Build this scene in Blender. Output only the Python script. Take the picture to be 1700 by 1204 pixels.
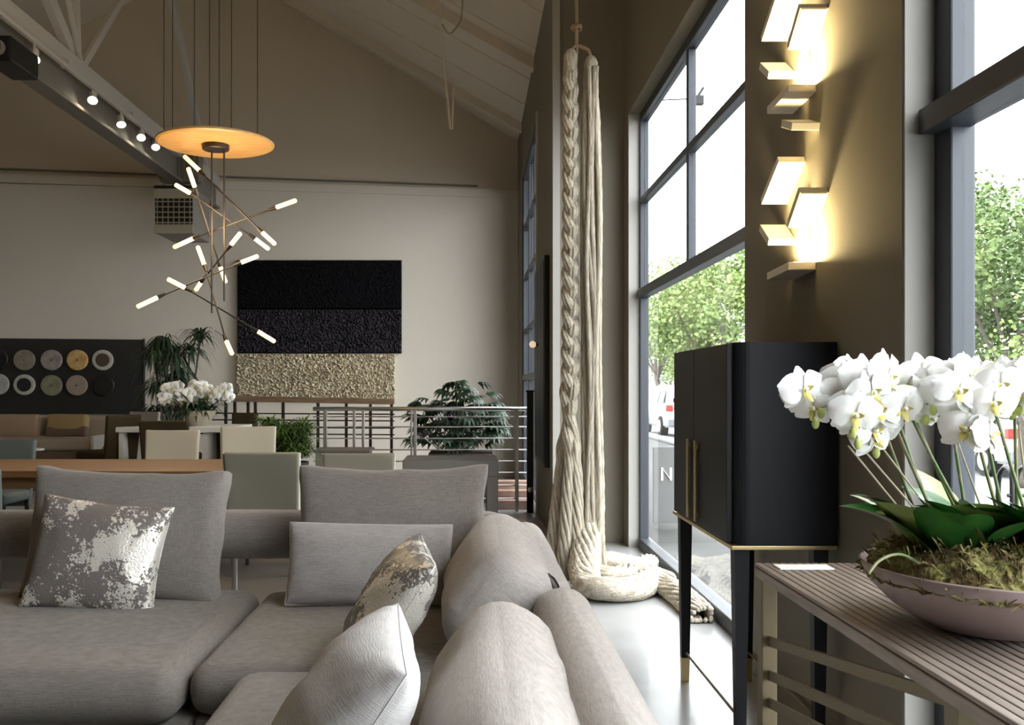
import bpy, bmesh, math, random
from mathutils import Vector, Matrix, noise, Euler
random.seed(7)
PI = math.pi
R = math.radians
for o in list(bpy.data.objects): bpy.data.objects.remove(o)
SC = bpy.context.scene
COL = SC.collection

# ------------------------------------------------------------------ camera, sky, exposure
F, UC, VC, H = 1550.0, 781.0, 645.0, 1.35        # focal length in px, vanishing point, eye height
cam_d = bpy.data.cameras.new('camera'); cam = bpy.data.objects.new('camera', cam_d); COL.objects.link(cam)
cam.location = (0, 0, H); cam.rotation_euler = (PI/2, 0, 0)
cam_d.sensor_width = 36; cam_d.lens = F/1700*36
cam_d.shift_x = (850-UC)/1700; cam_d.shift_y = (VC-602)/1700
cam_d.clip_start = 0.05; cam_d.clip_end = 500
SC.camera = cam
w = bpy.data.worlds.new('overcast_sky'); SC.world = w; w.use_nodes = True
bg = w.node_tree.nodes['Background']; bg.inputs[0].default_value = (0.95, 0.975, 1.0, 1); bg.inputs[1].default_value = 5.2
SC.view_settings.view_transform = 'Standard'; SC.view_settings.look = 'None'
SC.view_settings.gamma = 1; SC.view_settings.use_curve_mapping = False
SC.view_settings.exposure = 0.92
SC.cycles.max_bounces = 10; SC.cycles.diffuse_bounces = 6; SC.cycles.transparent_max_bounces = 16
SC.cycles.sample_clamp_indirect = 8; SC.cycles.caustics_reflective = False; SC.cycles.caustics_refractive = False

def P(u, v, y): return Vector(((u-UC)/F*y, y, H-(v-VC)/F*y))

# ------------------------------------------------------------------ materials
def srgb(r, g, b):
    f = lambda c: (c/12.92 if c <= .04045 else ((c+.055)/1.055)**2.4)
    return (f(r/255), f(g/255), f(b/255))
def mat(name, col, rough=.6, metal=0, bump=None, var=None, emit=None, sheen=0, coat=0, spec=.5, stretch=None, sss=0):
    m = bpy.data.materials.new(name); m.use_nodes = True
    nt = m.node_tree; b = nt.nodes['Principled BSDF']
    b.inputs['Base Color'].default_value = (*col, 1); b.inputs['Roughness'].default_value = rough
    b.inputs['Metallic'].default_value = metal; b.inputs['Specular IOR Level'].default_value = spec
    b.inputs['Sheen Weight'].default_value = sheen; b.inputs['Coat Weight'].default_value = coat
    if sss:
        b.inputs['Subsurface Weight'].default_value = sss; b.inputs['Subsurface Scale'].default_value = .02
    if emit:
        b.inputs['Emission Color'].default_value = (*emit[0], 1); b.inputs['Emission Strength'].default_value = emit[1]
    if bump or var:
        tc = nt.nodes.new('ShaderNodeTexCoord'); mp = nt.nodes.new('ShaderNodeMapping')
        nt.links.new(tc.outputs['Object'], mp.inputs[0])
        if stretch: mp.inputs['Scale'].default_value = stretch
    if bump:
        n = nt.nodes.new('ShaderNodeTexNoise'); n.inputs['Scale'].default_value = bump[0]; n.inputs['Detail'].default_value = 4
        bp = nt.nodes.new('ShaderNodeBump'); bp.inputs['Strength'].default_value = bump[1]; bp.inputs['Distance'].default_value = bump[2] if len(bump) > 2 else .01
        nt.links.new(mp.outputs[0], n.inputs['Vector']); nt.links.new(n.outputs[0], bp.inputs['Height']); nt.links.new(bp.outputs[0], b.inputs['Normal'])
    if var:                                    # var = (scale, other colour, low, high)
        n = nt.nodes.new('ShaderNodeTexNoise'); n.inputs['Scale'].default_value = var[0]; n.inputs['Detail'].default_value = 5
        r = nt.nodes.new('ShaderNodeMapRange'); r.inputs[1].default_value = var[2]; r.inputs[2].default_value = var[3]
        mx = nt.nodes.new('ShaderNodeMix'); mx.data_type = 'RGBA'
        mx.inputs[6].default_value = (*col, 1); mx.inputs[7].default_value = (*var[1], 1)
        nt.links.new(mp.outputs[0], n.inputs['Vector']); nt.links.new(n.outputs[0], r.inputs[0]); nt.links.new(r.outputs[0], mx.inputs[0])
        nt.links.new(mx.outputs[2], b.inputs['Base Color'])
    return m
def fabric(name, c1, c2, scale=1.0):
    """woven cloth: crossed fine threads, slubby horizontal streaks"""
    m = bpy.data.materials.new(name); m.use_nodes = True; nt = m.node_tree; L = nt.links.new; N = nt.nodes.new
    b = nt.nodes['Principled BSDF']; b.inputs['Roughness'].default_value = .92; b.inputs['Sheen Weight'].default_value = .15; b.inputs['Specular IOR Level'].default_value = .15
    tc = N('ShaderNodeTexCoord')
    def streak(s):
        mp = N('ShaderNodeMapping'); mp.inputs['Scale'].default_value = s; L(tc.outputs['Object'], mp.inputs[0])
        n = N('ShaderNodeTexNoise'); n.inputs['Scale'].default_value = 1; n.inputs['Detail'].default_value = 3; L(mp.outputs[0], n.inputs['Vector']); return n.outputs[0]
    a = streak((25*scale, 25*scale, 420*scale)); c = streak((420*scale, 420*scale, 40*scale))
    ad = N('ShaderNodeMath'); ad.operation = 'ADD'; L(a, ad.inputs[0]); L(c, ad.inputs[1])
    r = N('ShaderNodeMapRange'); r.inputs[1].default_value = .75; r.inputs[2].default_value = 1.25; L(ad.outputs[0], r.inputs[0])
    mx = N('ShaderNodeMix'); mx.data_type = 'RGBA'; mx.inputs[6].default_value = (*c1, 1); mx.inputs[7].default_value = (*c2, 1)
    L(r.outputs[0], mx.inputs[0]); L(mx.outputs[2], b.inputs['Base Color'])
    bp = N('ShaderNodeBump'); bp.inputs['Strength'].default_value = .35; bp.inputs['Distance'].default_value = .003
    L(ad.outputs[0], bp.inputs['Height']); L(bp.outputs[0], b.inputs['Normal'])
    return m
def silver_cloth(name):
    """grey satin with patches of metallic blossom embroidery"""
    m = bpy.data.materials.new(name); m.use_nodes = True; nt = m.node_tree; L = nt.links.new; N = nt.nodes.new
    b = nt.nodes['Principled BSDF']; tc = N('ShaderNodeTexCoord')
    big = N('ShaderNodeTexNoise'); big.inputs['Scale'].default_value = 7.5; big.inputs['Detail'].default_value = 2; L(tc.outputs['Object'], big.inputs['Vector'])
    vo = N('ShaderNodeTexVoronoi'); vo.inputs['Scale'].default_value = 42; L(tc.outputs['Object'], vo.inputs['Vector'])
    fine = N('ShaderNodeTexNoise'); fine.inputs['Scale'].default_value = 110; fine.inputs['Detail'].default_value = 3; L(tc.outputs['Object'], fine.inputs['Vector'])
    sx = N('ShaderNodeSeparateXYZ'); L(tc.outputs['Object'], sx.inputs[0])
    m0 = N('ShaderNodeMath'); m0.operation = 'MULTIPLY_ADD'; m0.inputs[1].default_value = .45; L(sx.outputs[0], m0.inputs[0]); L(big.outputs[0], m0.inputs[2])
    m1 = N('ShaderNodeMath'); m1.operation = 'MULTIPLY_ADD'; m1.inputs[1].default_value = -.25; L(vo.outputs['Distance'], m1.inputs[0]); L(m0.outputs[0], m1.inputs[2])
    m2 = N('ShaderNodeMath'); m2.operation = 'MULTIPLY_ADD'; m2.inputs[1].default_value = .62; L(fine.outputs[0], m2.inputs[0]); L(m1.outputs[0], m2.inputs[2])
    r = N('ShaderNodeMapRange'); r.inputs[1].default_value = .675; r.inputs[2].default_value = .74; L(m2.outputs[0], r.inputs[0])
    mx = N('ShaderNodeMix'); mx.data_type = 'RGBA'; mx.inputs[6].default_value = (.185, .165, .155, 1); mx.inputs[7].default_value = (.84, .81, .74, 1)
    L(r.outputs[0], mx.inputs[0]); L(mx.outputs[2], b.inputs['Base Color'])
    me = N('ShaderNodeMath'); me.operation = 'MULTIPLY'; me.inputs[1].default_value = .45; L(r.outputs[0], me.inputs[0]); L(me.outputs[0], b.inputs['Metallic'])
    b.inputs['Roughness'].default_value = .38
    bp = N('ShaderNodeBump'); bp.inputs['Strength'].default_value = .6; bp.inputs['Distance'].default_value = .004
    ah = N('ShaderNodeMath'); ah.operation = 'ADD'; L(r.outputs[0], ah.inputs[0]); L(fine.outputs[0], ah.inputs[1]); L(ah.outputs[0], bp.inputs['Height']); L(bp.outputs[0], b.inputs['Normal'])
    return m
def glass(name, tint=(1, 1, 1)):
    m = bpy.data.materials.new(name); m.use_nodes = True; nt = m.node_tree; L = nt.links.new; N = nt.nodes.new
    nt.nodes.remove(nt.nodes['Principled BSDF']); out = nt.nodes['Material Output']
    t = N('ShaderNodeBsdfTransparent'); t.inputs[0].default_value = (*tint, 1)
    g = N('ShaderNodeBsdfGlossy'); g.inputs['Roughness'].default_value = .01
    fr = N('ShaderNodeFresnel'); fr.inputs[0].default_value = 1.45
    ge = N('ShaderNodeNewGeometry'); iv = N('ShaderNodeMath'); iv.operation = 'SUBTRACT'; iv.inputs[0].default_value = 1; L(ge.outputs['Backfacing'], iv.inputs[1])
    mu = N('ShaderNodeMath'); mu.operation = 'MULTIPLY'; L(fr.outputs[0], mu.inputs[0]); L(iv.outputs[0], mu.inputs[1])
    mx = N('ShaderNodeMixShader'); L(mu.outputs[0], mx.inputs[0]); L(t.outputs[0], mx.inputs[1]); L(g.outputs[0], mx.inputs[2]); L(mx.outputs[0], out.inputs[0])
    return m
def two_tone(name, c1, c2, scale, rough=.5, axis=(1, 1, 1), lo=.4, hi=.6, metal=0): return mat(name, c1, rough, metal, var=(scale, c2, lo, hi), stretch=axis, bump=(scale*4, .1))

M = {}
M['jamb'] = mat('pale_grey_jamb', (.36, .35, .325), .7)  # reveal linings and corner strip, paler grey than the wall
M['wall_dark'] = mat('olive_grey_paint', (.172, .155, .119), .8, bump=(90, .12, .003))
M['wall_white'] = mat('warm_white_paint', (.60, .545, .465), .85, bump=(60, .1, .003))
M['ceiling'] = mat('off_white_ceiling_paint', (.62, .545, .445), .85)
M['gable'] = mat('dimmed_gable_paint', (.56, .485, .375), .85)  # back wall paint, with the dimmer, warmer light up there put into the colour
M['concrete'] = mat('polished_concrete', (.40, .405, .405), .27, var=(1.3, (.28, .285, .29), .35, .7), bump=(40, .03, .003), coat=.12)
M['frame'] = mat('charcoal_window_steel', (.045, .052, .064), .4, metal=.2)
M['glass'] = glass('clear_window_glass', (.97, .98, .98))
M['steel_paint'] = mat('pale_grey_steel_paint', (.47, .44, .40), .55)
M['steel_shadow'] = mat('grey_brown_shaded_steel', (.17, .155, .13), .6)  # pale truss steel with its shade put into the colour; also grey-brown fittings
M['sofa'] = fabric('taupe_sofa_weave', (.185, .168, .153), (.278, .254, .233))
M['sofa_lit'] = fabric('taupe_weave_window_lit', (.345, .317, .293), (.48, .448, .418))  # same sofa weave lightened: window light on right cushions and rolls put into colour
M['lilac'] = fabric('cool_grey_cushion_weave', (.33, .308, .30), (.46, .435, .425))
M['pale'] = fabric('pale_grey_cushion_cloth', (.47, .455, .45), (.57, .555, .55))
M['silver'] = silver_cloth('silver_blossom_cloth')
M['dark_metal'] = mat('dark_bronze_metal', (.045, .038, .032), .4, metal=.7)
M['black_metal'] = mat('black_metal', (.012, .012, .013), .45, metal=.3)
M['chrome'] = mat('brushed_steel', (.52, .50, .47), .35, metal=.9)
M['brass'] = mat('brushed_brass', (.52, .40, .20), .38, metal=.85)
M['brass_dull'] = mat('aged_brass', (.155, .125, .072), .5, metal=.5)
M['cabinet'] = mat('black_lacquer', (.011, .012, .015), .5, bump=(200, .05, .002), spec=.2)
M['console'] = mat('taupe_ribbed_wood', (.19, .155, .13), .5, var=(6, (.25, .205, .175), .4, .6), stretch=(8, 1, 8))
M['bowl'] = mat('mauve_ceramic', (.25, .185, .175), .55, bump=(120, .12, .003))
M['paper'] = mat('white_card', (.82, .82, .80), .6)
M['rope'] = mat('cream_jute', (.33, .27, .19), .95, var=(16, (.60, .54, .43), .3, .6), stretch=(9, 9, .5), bump=(60, .8, .012))
M['rope_floor'] = mat('cream_jute_loose', (.36, .315, .24), .95, var=(30, (.58, .53, .44), .35, .65), bump=(90, .8, .01))
M['cord'] = mat('tan_cord', (.25, .18, .10), .9)
M['petal'] = mat('white_orchid_petal', (.90, .90, .88), .6, sss=.1)
M['petal_centre'] = mat('yellow_green_orchid_lip', (.62, .55, .16), .6)
M['bud'] = mat('green_orchid_bud', (.42, .47, .14), .6)
M['stem'] = mat('green_orchid_stem', (.10, .16, .05), .55, var=(20, (.24, .22, .12), .4, .6))
M['leaf'] = mat('glossy_green_leaf', (.012, .075, .014), .28, var=(9, (.03, .125, .022), .4, .65))
M['leaf_olive'] = mat('olive_green_leaf', (.10, .15, .03), .45, var=(9, (.18, .22, .06), .4, .65))
M['moss'] = mat('brown_green_moss', (.10, .065, .02), .95, var=(22, (.21, .20, .06), .42, .6), bump=(60, 1, .02))
M['white_plate'] = mat('white_painted_metal', (.78, .74, .66), .5)
M['lit_panel'] = mat('glowing_white_plate', (.8, .76, .68), .5, emit=((1, .86, .62), 1.0))
M['lit_dim'] = mat('glowing_cream_plate', (.8, .74, .62), .5, emit=((1, .80, .50), .42))
M['bulb'] = mat('warm_glass_tube_lamp', (.9, .8, .6), .4, emit=((1, .70, .34), .95))
M['led'] = mat('warm_led_strip', (.9, .8, .6), .4, emit=((1, .80, .45), 14))
M['lens'] = mat('lit_lamp_lens', (.9, .85, .7), .4, emit=((1, .88, .66), 12))
M['canopy'] = mat('honey_birch_disc', (.66, .39, .15), .45, var=(5, (.58, .33, .12), .4, .6), stretch=(1, 6, 1))
M['wood'] = mat('warm_oak', (.21, .108, .04), .42, var=(3, (.13, .068, .026), .4, .65), stretch=(.6, 9, 9))
M['wood_rail'] = mat('brown_handrail_wood', (.24, .155, .09), .5, var=(5, (.18, .11, .06), .4, .6), stretch=(1, 8, 8))
M['chair_sage'] = mat('sage_grey_upholstery', (.195, .185, .14), .85, bump=(300, .15, .003))
M['chair_beige'] = mat('beige_upholstery', (.40, .36, .275), .85, bump=(300, .15, .003))
M['chair_brown'] = mat('dark_brown_leather', (.040, .028, .013), .7, bump=(200, .1, .002), spec=.12)
M['chair_teal'] = mat('blue_grey_upholstery', (.098, .112, .108), .85, bump=(300, .15, .003))
M['chair_light'] = mat('light_grey_upholstery', (.34, .315, .285), .85)
M['piping'] = mat('pale_piping', (.62, .60, .52), .7)
M['tan_cloth'] = mat('tan_cushion_cloth', (.34, .245, .17), .9, bump=(250, .2, .003))
M['gold_cloth'] = mat('ochre_cushion_cloth', (.34, .24, .11), .9, bump=(250, .2, .003))
M['brown_cloth'] = mat('brown_cushion_cloth', (.15, .105, .08), .9)
M['sofa_beige'] = mat('beige_sofa_cloth', (.36, .30, .23), .9)
M['tabletop_white'] = mat('white_lacquer', (.66, .63, .59), .4)
M['dark_inside'] = mat('dark_shadow_panel', (.03, .035, .04), .7)
M['table_grey'] = mat('grey_brown_lacquer', (.125, .113, .10), .5)
M['rug'] = mat('brown_woven_rug', (.075, .058, .042), .95, bump=(120, .3, .004))
M['board'] = mat('black_display_board', (.012, .012, .011), .7)
M['art_black'] = mat('black_tufted_wool', (.005, .005, .006), 1, spec=.1)
M['art_grey'] = mat('charcoal_violet_tufted_wool', (.040, .036, .043), 1, spec=.1)
M['art_cream'] = mat('cream_tufted_wool', (.66, .59, .45), .95)
M['plant_dark'] = mat('dark_green_foliage', (.014, .035, .016), .5, var=(12, (.03, .06, .025), .4, .6))
M['plant_bush'] = mat('fresh_green_foliage', (.045, .10, .015), .6, var=(8, (.09, .16, .03), .4, .6))
M['plant_fern'] = mat('blue_green_foliage', (.022, .055, .032), .45, var=(8, (.045, .085, .05), .4, .6))
M['pot_dark'] = mat('dark_grey_planter', (.05, .05, .055), .6)
M['pot_brown'] = mat('brown_planter', (.10, .075, .06), .6)
M['pot_beige'] = mat('beige_planter', (.42, .37, .28), .6)
M['soil'] = mat('potting_soil', (.03, .02, .012), 1)
M['heater'] = mat('cream_heater_enamel', (.34, .31, .23), .5)
M['heater_side'] = mat('grey_heater_enamel', (.22, .20, .175), .5)
M['asphalt'] = mat('asphalt', (.24, .24, .245), .85, var=(.7, (.19, .19, .195), .35, .65), bump=(60, .3, .01))
M['pavement'] = mat('concrete_pavement', (.065, .068, .066), .85, var=(1.2, (.045, .048, .046), .35, .65))
M['car_white'] = mat('white_car_paint', (.72, .73, .74), .25, coat=.6)
M['car_glass'] = mat('dark_car_glass', (.03, .035, .04), .1)
M['tyre'] = mat('black_tyre_rubber', (.015, .015, .015), .8)
M['alloy'] = mat('grey_wheel_alloy', (.55, .56, .58), .3, metal=.7)
M['tail_red'] = mat('red_tail_lamp', (.5, .03, .02), .3)
M['car_trim'] = mat('grey_bumper_plastic', (.22, .24, .26), .6)
M['bark'] = mat('grey_brown_bark', (.10, .085, .07), .9, bump=(20, .8, .03))
M['tree_a'] = mat('light_green_tree_leaves', (.17, .25, .075), .6, var=(.8, (.25, .32, .11), .4, .6))
M['tree_b'] = mat('mid_green_tree_leaves', (.050, .092, .022), .6, var=(.9, (.135, .195, .05), .4, .62))
M['facade'] = mat('pale_render_facade', (.62, .61, .58), .85)
M['facade2'] = mat('pale_grey_facade', (.45, .46, .47), .85)
M['roof'] = mat('grey_roof', (.17, .165, .16), .8)
M['win_dark'] = mat('dark_house_window', (.06, .07, .085), .2)
M['navy'] = mat('navy_coat_cloth', (.03, .035, .06), .9)
M['skin'] = mat('skin', (.45, .28, .2), .6)
M['sign_grey'] = mat('grey_sign_board', (.16, .165, .165), .6)
M['sign_white'] = mat('white_sign_letter', (.85, .85, .85), .6)
M['tread'] = mat('pinkish_wood_tread', (.36, .24, .19), .6, var=(6, (.28, .18, .14), .4, .6))

# ------------------------------------------------------------------ builders
ORG = {}
def tag(o, label=None, cat=None, group=None, kind=None):
    if label: o['label'] = label
    if cat: o['category'] = cat
    if group: o['group'] = group
    if kind: o['kind'] = kind
    return o
def thing(name, label, cat, loc=(0, 0, 0), rz=0, group=None):
    o = bpy.data.objects.new(name, None); COL.objects.link(o); o.empty_display_size = .1
    o.location = loc; o.rotation_euler = (0, 0, rz); ORG[o] = Vector(loc)
    return tag(o, label, cat, group)
def struct(name, loc=(0, 0, 0)):
    o = bpy.data.objects.new(name, None); COL.objects.link(o); o.location = loc; ORG[o] = Vector(loc); o['kind'] = 'structure'; return o
def mk(name, bm, m, parent=None, smooth=False, world=False, kind=None):
    """one mesh object from a bmesh; world=True: the bmesh is in world coordinates"""
    if world and parent is not None: bmesh.ops.translate(bm, vec=-ORG[parent], verts=bm.verts)
    me = bpy.data.meshes.new(name); bm.to_mesh(me); bm.free()
    for x in (m if isinstance(m, (list, tuple)) else [m]): me.materials.append(x)
    if smooth: me.polygons.foreach_set('use_smooth', [True]*len(me.polygons))
    o = bpy.data.objects.new(name, me); COL.objects.link(o)
    if parent is not None: o.parent = parent; ORG[o] = ORG[parent]
    else: ORG[o] = Vector((0, 0, 0))
    if kind: o['kind'] = kind
    return o
def top(o, world_loc):
    """move the origin of a top-level mesh to world_loc without moving the mesh"""
    o.data.transform(Matrix.Translation(-Vector(world_loc))); o.location = world_loc; ORG[o] = Vector(world_loc); return o
def cp(o, parent=None):
    c = o.copy(); COL.objects.link(c); c.parent = parent
    for ch in list(o.children): cp(ch, c)
    return c
def B(): return bmesh.new()
def box(bm, lo, hi, bev=0, mi=0):
    lo, hi = Vector(lo), Vector(hi)
    r = bmesh.ops.create_cube(bm, size=1, matrix=Matrix.Translation((lo+hi)/2) @ Matrix.Diagonal((*(hi-lo), 1)))
    vs = r['verts']; fs = {f for v in vs for f in v.link_faces}
    for f in fs: f.material_index = mi
    if bev:
        es = list({e for v in vs for e in v.link_edges})
        bmesh.ops.bevel(bm, geom=es, offset=bev, segments=2, affect='EDGES', profile=.6)
    return bm
def obox(bm, c, size, R, bev=0):
    """box with rotation matrix"""
    r = bmesh.ops.create_cube(bm, size=1, matrix=Matrix.Translation(c) @ R.to_4x4() @ Matrix.Diagonal((*size, 1)))
    if bev:
        es = list({e for v in r['verts'] for e in v.link_edges}); bmesh.ops.bevel(bm, geom=es, offset=bev, segments=2, affect='EDGES', profile=.6)
    return bm
def tube(bm, pts, rad, seg=8, lobes=0, amp=0, twist=0, caps=True, phase=0):
    pts = [Vector(p) for p in pts]; n = len(pts)
    rads = rad if isinstance(rad, (list, tuple)) else [rad]*n
    t0 = (pts[1]-pts[0]).normalized(); up = Vector((0, 0, 1)) if abs(t0.z) < .9 else Vector((1, 0, 0))
    nx = t0.cross(up).normalized(); rings = []; d = 0
    for i, p in enumerate(pts):
        t = (pts[min(i+1, n-1)]-pts[max(i-1, 0)]).normalized()
        nx = (nx-t*nx.dot(t)); nx = nx.normalized() if nx.length > 1e-6 else t.orthogonal().normalized(); ny = t.cross(nx)
        if i: d += (pts[i]-pts[i-1]).length
        ring = []
        for k in range(seg):
            a = 2*PI*k/seg; r = rads[i]*(1+(amp*math.cos(lobes*a+twist*d+phase) if lobes else 0))
            ring.append(bm.verts.new(p+nx*(r*math.cos(a))+ny*(r*math.sin(a))))
        rings.append(ring)
    for i in range(n-1):
        for k in range(seg):
            bm.faces.new((rings[i][k], rings[i][(k+1) % seg], rings[i+1][(k+1) % seg], rings[i+1][k]))
    if caps:
        bm.faces.new(rings[0][::-1]); bm.faces.new(rings[-1])
    return bm
def lathe(bm, prof, seg=32, c=(0, 0, 0), sx=1, sy=1, cap_lo=True, cap_hi=False):
    c = Vector(c); rings = []
    for r, z in prof: rings.append([bm.verts.new(c+Vector((r*sx*math.cos(2*PI*k/seg), r*sy*math.sin(2*PI*k/seg), z))) for k in range(seg)])
    for i in range(len(rings)-1):
        for k in range(seg): bm.faces.new((rings[i][k], rings[i][(k+1) % seg], rings[i+1][(k+1) % seg], rings[i+1][k]))
    if cap_lo: bm.faces.new(rings[0][::-1])
    if cap_hi: bm.faces.new(rings[-1])
    return bm
def catmull(pts, n=6):
    pts = [Vector(p) for p in pts]; out = []
    for i in range(len(pts)-1):
        p0, p1, p2, p3 = pts[max(i-1, 0)], pts[i], pts[i+1], pts[min(i+2, len(pts)-1)]
        for k in range(n):
            t = k/n; out.append(.5*((2*p1)+(p2-p0)*t+(2*p0-5*p1+4*p2-p3)*t*t+(3*p1-p0-3*p2+p3)*t**3))
    out.append(pts[-1]); return out
def rbox(bm, size, r, bulge=(0, 0, 0), n=10, wr=0, seed=0, taper=0, M4=None, ear=0, ax2=0):
    """soft rounded box about the origin, faces bulging outwards, wrinkled by noise"""
    hx, hy, hz = [s/2 for s in size]; hs = Vector((hx, hy, hz))
    def ax(h):
        rr = min(r, h*.98); e = [-h+rr*(1-math.cos(PI/2*k/4)) for k in range(5)]
        mid = [-h+rr+(2*h-2*rr)*k/n for k in range(1, n)]
        return e+mid+[-v for v in e[::-1]]
    A = [ax(h) for h in hs]; cache = {}
    def vert(p):
        key = (round(p[0], 5), round(p[1], 5), round(p[2], 5))
        if key in cache: return cache[key]
        v = Vector(p); inner = Vector([max(-(h-min(r, h*.98)), min(h-min(r, h*.98), c)) for c, h in zip(v, hs)])
        d = v-inner; rr = min(r, min(hs)*.98)
        q = inner+Vector([0, 0, 0])
        if d.length > 1e-9:
            d2 = Vector([c/min(r, h*.98) for c, h in zip(d, hs)]); m = max(abs(c) for c in d2)
            d2 = d2.normalized()*m
            q = inner+Vector([c*min(r, h*.98) for c, h in zip(d2, hs)])
        nx, ny, nz = [c/h for c, h in zip(v, hs)]
        q.z += bulge[2]*nz*(1-nx*nx)*(1-ny*ny); q.x += bulge[0]*nx*(1-ny*ny)*(1-nz*nz); q.y += bulge[1]*ny*(1-nx*nx)*(1-nz*nz)
        if ear:
            e_ = ear*(abs((nx, ny)[ax2])*abs(nz))**5; q[ax2] *= 1+e_/hs[ax2]; q.z *= 1+e_/hz
        if taper: q.x *= 1-taper*nz
        if wr:
            s = Vector((seed*3.1, seed*1.7, 0)); q += (q.normalized() if q.length else Vector())*(noise.noise(q*5+s)*wr+noise.noise(q*13+s)*wr*.35)
        cache[key] = bm.verts.new(M4 @ q if M4 else q); return cache[key]
    for a, b, c in ((0, 1, 2), (1, 2, 0), (2, 0, 1)):
        for s in (-1, 1):
            for i in range(len(A[a])-1):
                for j in range(len(A[b])-1):
                    def pt(ii, jj):
                        p = [0, 0, 0]; p[a] = A[a][ii]; p[b] = A[b][jj]; p[c] = s*hs[c]; return vert(p)
                    q = [pt(i, j), pt(i+1, j), pt(i+1, j+1), pt(i, j+1)]
                    if s < 0: q = q[::-1]
                    if len(set(q)) == 4: bm.faces.new(q)
    return bm
def pillow(bm, w, h, t, n=22, pinch=.05, seed=0, wr=.006):
    """knife-edge scatter cushion in the xz plane, thickness along y"""
    fr = {}; 
    for s in (1, -1):
        for i in range(n+1):
            for j in range(n+1):
                a, b = -math.cos(PI*i/n), -math.cos(PI*j/n)
                x = w/2*a*(1-pinch*(1-b*b)); z = h/2*b*(1-pinch*(1-a*a))
                th = t/2*((1-a*a)*(1-b*b))**.42 if 0 < i < n and 0 < j < n else 0
                th *= 1+noise.noise(Vector((a*2.5+seed, b*2.5, s)))*.12
                th += wr*noise.noise(Vector((a*7+seed*2, b*5, s*2))) if th else 0
                if th == 0 and s == -1: fr[(s, i, j)] = fr[(1, i, j)]
                else: fr[(s, i, j)] = bm.verts.new((x, -s*th, z))
    for s in (1, -1):
        for i in range(n):
            for j in range(n):
                q = [fr[(s, i, j)], fr[(s, i+1, j)], fr[(s, i+1, j+1)], fr[(s, i, j+1)]]
                bm.faces.new(q if s == 1 else q[::-1])
    return bm
def rectedge(w, h, pinch, n=10):
    pts = []
    for (x0, z0, x1, z1) in ((-1, -1, 1, -1), (1, -1, 1, 1), (1, 1, -1, 1), (-1, 1, -1, -1)):
        for k in range(n):
            t = k/n; a = x0+(x1-x0)*t; b = z0+(z1-z0)*t
            pts.append(Vector((w/2*a*(1-pinch*(1-b*b)), 0, h/2*b*(1-pinch*(1-a*a)))))
    return pts+[pts[0].copy()]

# ================================================================== SETTING
XW, XF = 1.34, .73               # right wall near / far face
SL = .555
def zc(x): return 5.15+(.73-x)*SL
RX = -3.77
# back wall is turned a little: y = 14.3 + .13 (x - .73)
def by(x): return 14.3+.13*(x-.73)
def BW(u, v, off=0):
    k = (u-UC)/F; y = (14.3-.095-off)/(1-.13*k); return P(u, v, y)
bm = B(); box(bm, (-9, -3.3, -.3), (1.62, 15, 0)); mk('floor', bm, M['concrete'], kind='structure')
def prism(pts, y0, y1, fy=None):
    bm = B(); a = [bm.verts.new((x, y0 if fy is None else fy(x)+y0, z)) for x, z in pts]; b = [bm.verts.new((x, y1 if fy is None else fy(x)+y1, z)) for x, z in pts]
    n = len(pts); bm.faces.new(a); bm.faces.new(b[::-1])
    for i in range(n): bm.faces.new((a[i], b[i], b[(i+1) % n], a[(i+1) % n]))
    bmesh.ops.recalc_face_normals(bm, faces=bm.faces); return bm
LEDGE = 4.28
mk('wall_back', prism([(-9, 0), (1.0, 0), (1.0, LEDGE), (-9, LEDGE)], 0, .3, by), M['wall_white'], kind='structure')
mk('wall_back_gable', prism([(-9, LEDGE), (1.0, LEDGE), (1.0, zc(1.0)+.2), (RX, zc(RX)+.2), (-9, zc(RX)+.2-(9+RX)*SL)], .05, .3, by), M['gable'], kind='structure')
mk('trim_1', prism([(-9, LEDGE+.02), (XF, LEDGE-.02), (XF, LEDGE+.10), (-9, LEDGE+.14)], -.03, .06, by), M['wall_white'], kind='structure')
mk('trim_2', prism([(-9, LEDGE+.22), (XF-.62, LEDGE+.15), (XF-.62, LEDGE+.17), (-9, LEDGE+.24)], .0, .06, by), M['steel_shadow'], kind='structure')
mk('wall_front', prism([(-9, 0), (1.62, 0), (1.62, zc(1.62)+.2), (RX, zc(RX)+.2), (-9, zc(RX)+.2-(9+RX)*SL)], -3.3, -3.0), M['wall_dark'], kind='structure')
zl = zc(RX)-(8.7+RX)*SL
bm = B(); box(bm, (-9, -3.3, 0), (-8.7, 15, zl+.3)); mk('wall_left', bm, M['wall_dark'], kind='structure')
ce = mk('ceiling', prism([(RX, zc(RX)), (1.62, zc(1.62)), (1.62, zc(1.62)+.15), (RX, zc(RX)+.2), (-9, zl), (-9, zl-.2)], -3.3, 15), M['ceiling'], kind='structure')
def rafter(y0, y1, dz, name='rafter'):
    mk(name, prism([(RX, zc(RX)-dz), (1.60, zc(1.60)-dz), (1.60, zc(1.60)+.05), (RX, zc(RX)+.05)], y0, y1), M['ceiling'], ce)
for y0 in (13.35, 10.75, 8.2, 5.6): rafter(y0, y0+.14, .12)
for k in range(1, 9):
    y = 13.5-k*1.02
    mk('batten', prism([(RX, zc(RX)-.012), (1.60, zc(1.60)-.012), (1.60, zc(1.60)+.05), (RX, zc(RX)+.05)], y, y+.03), M['ceiling'], ce)

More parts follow.
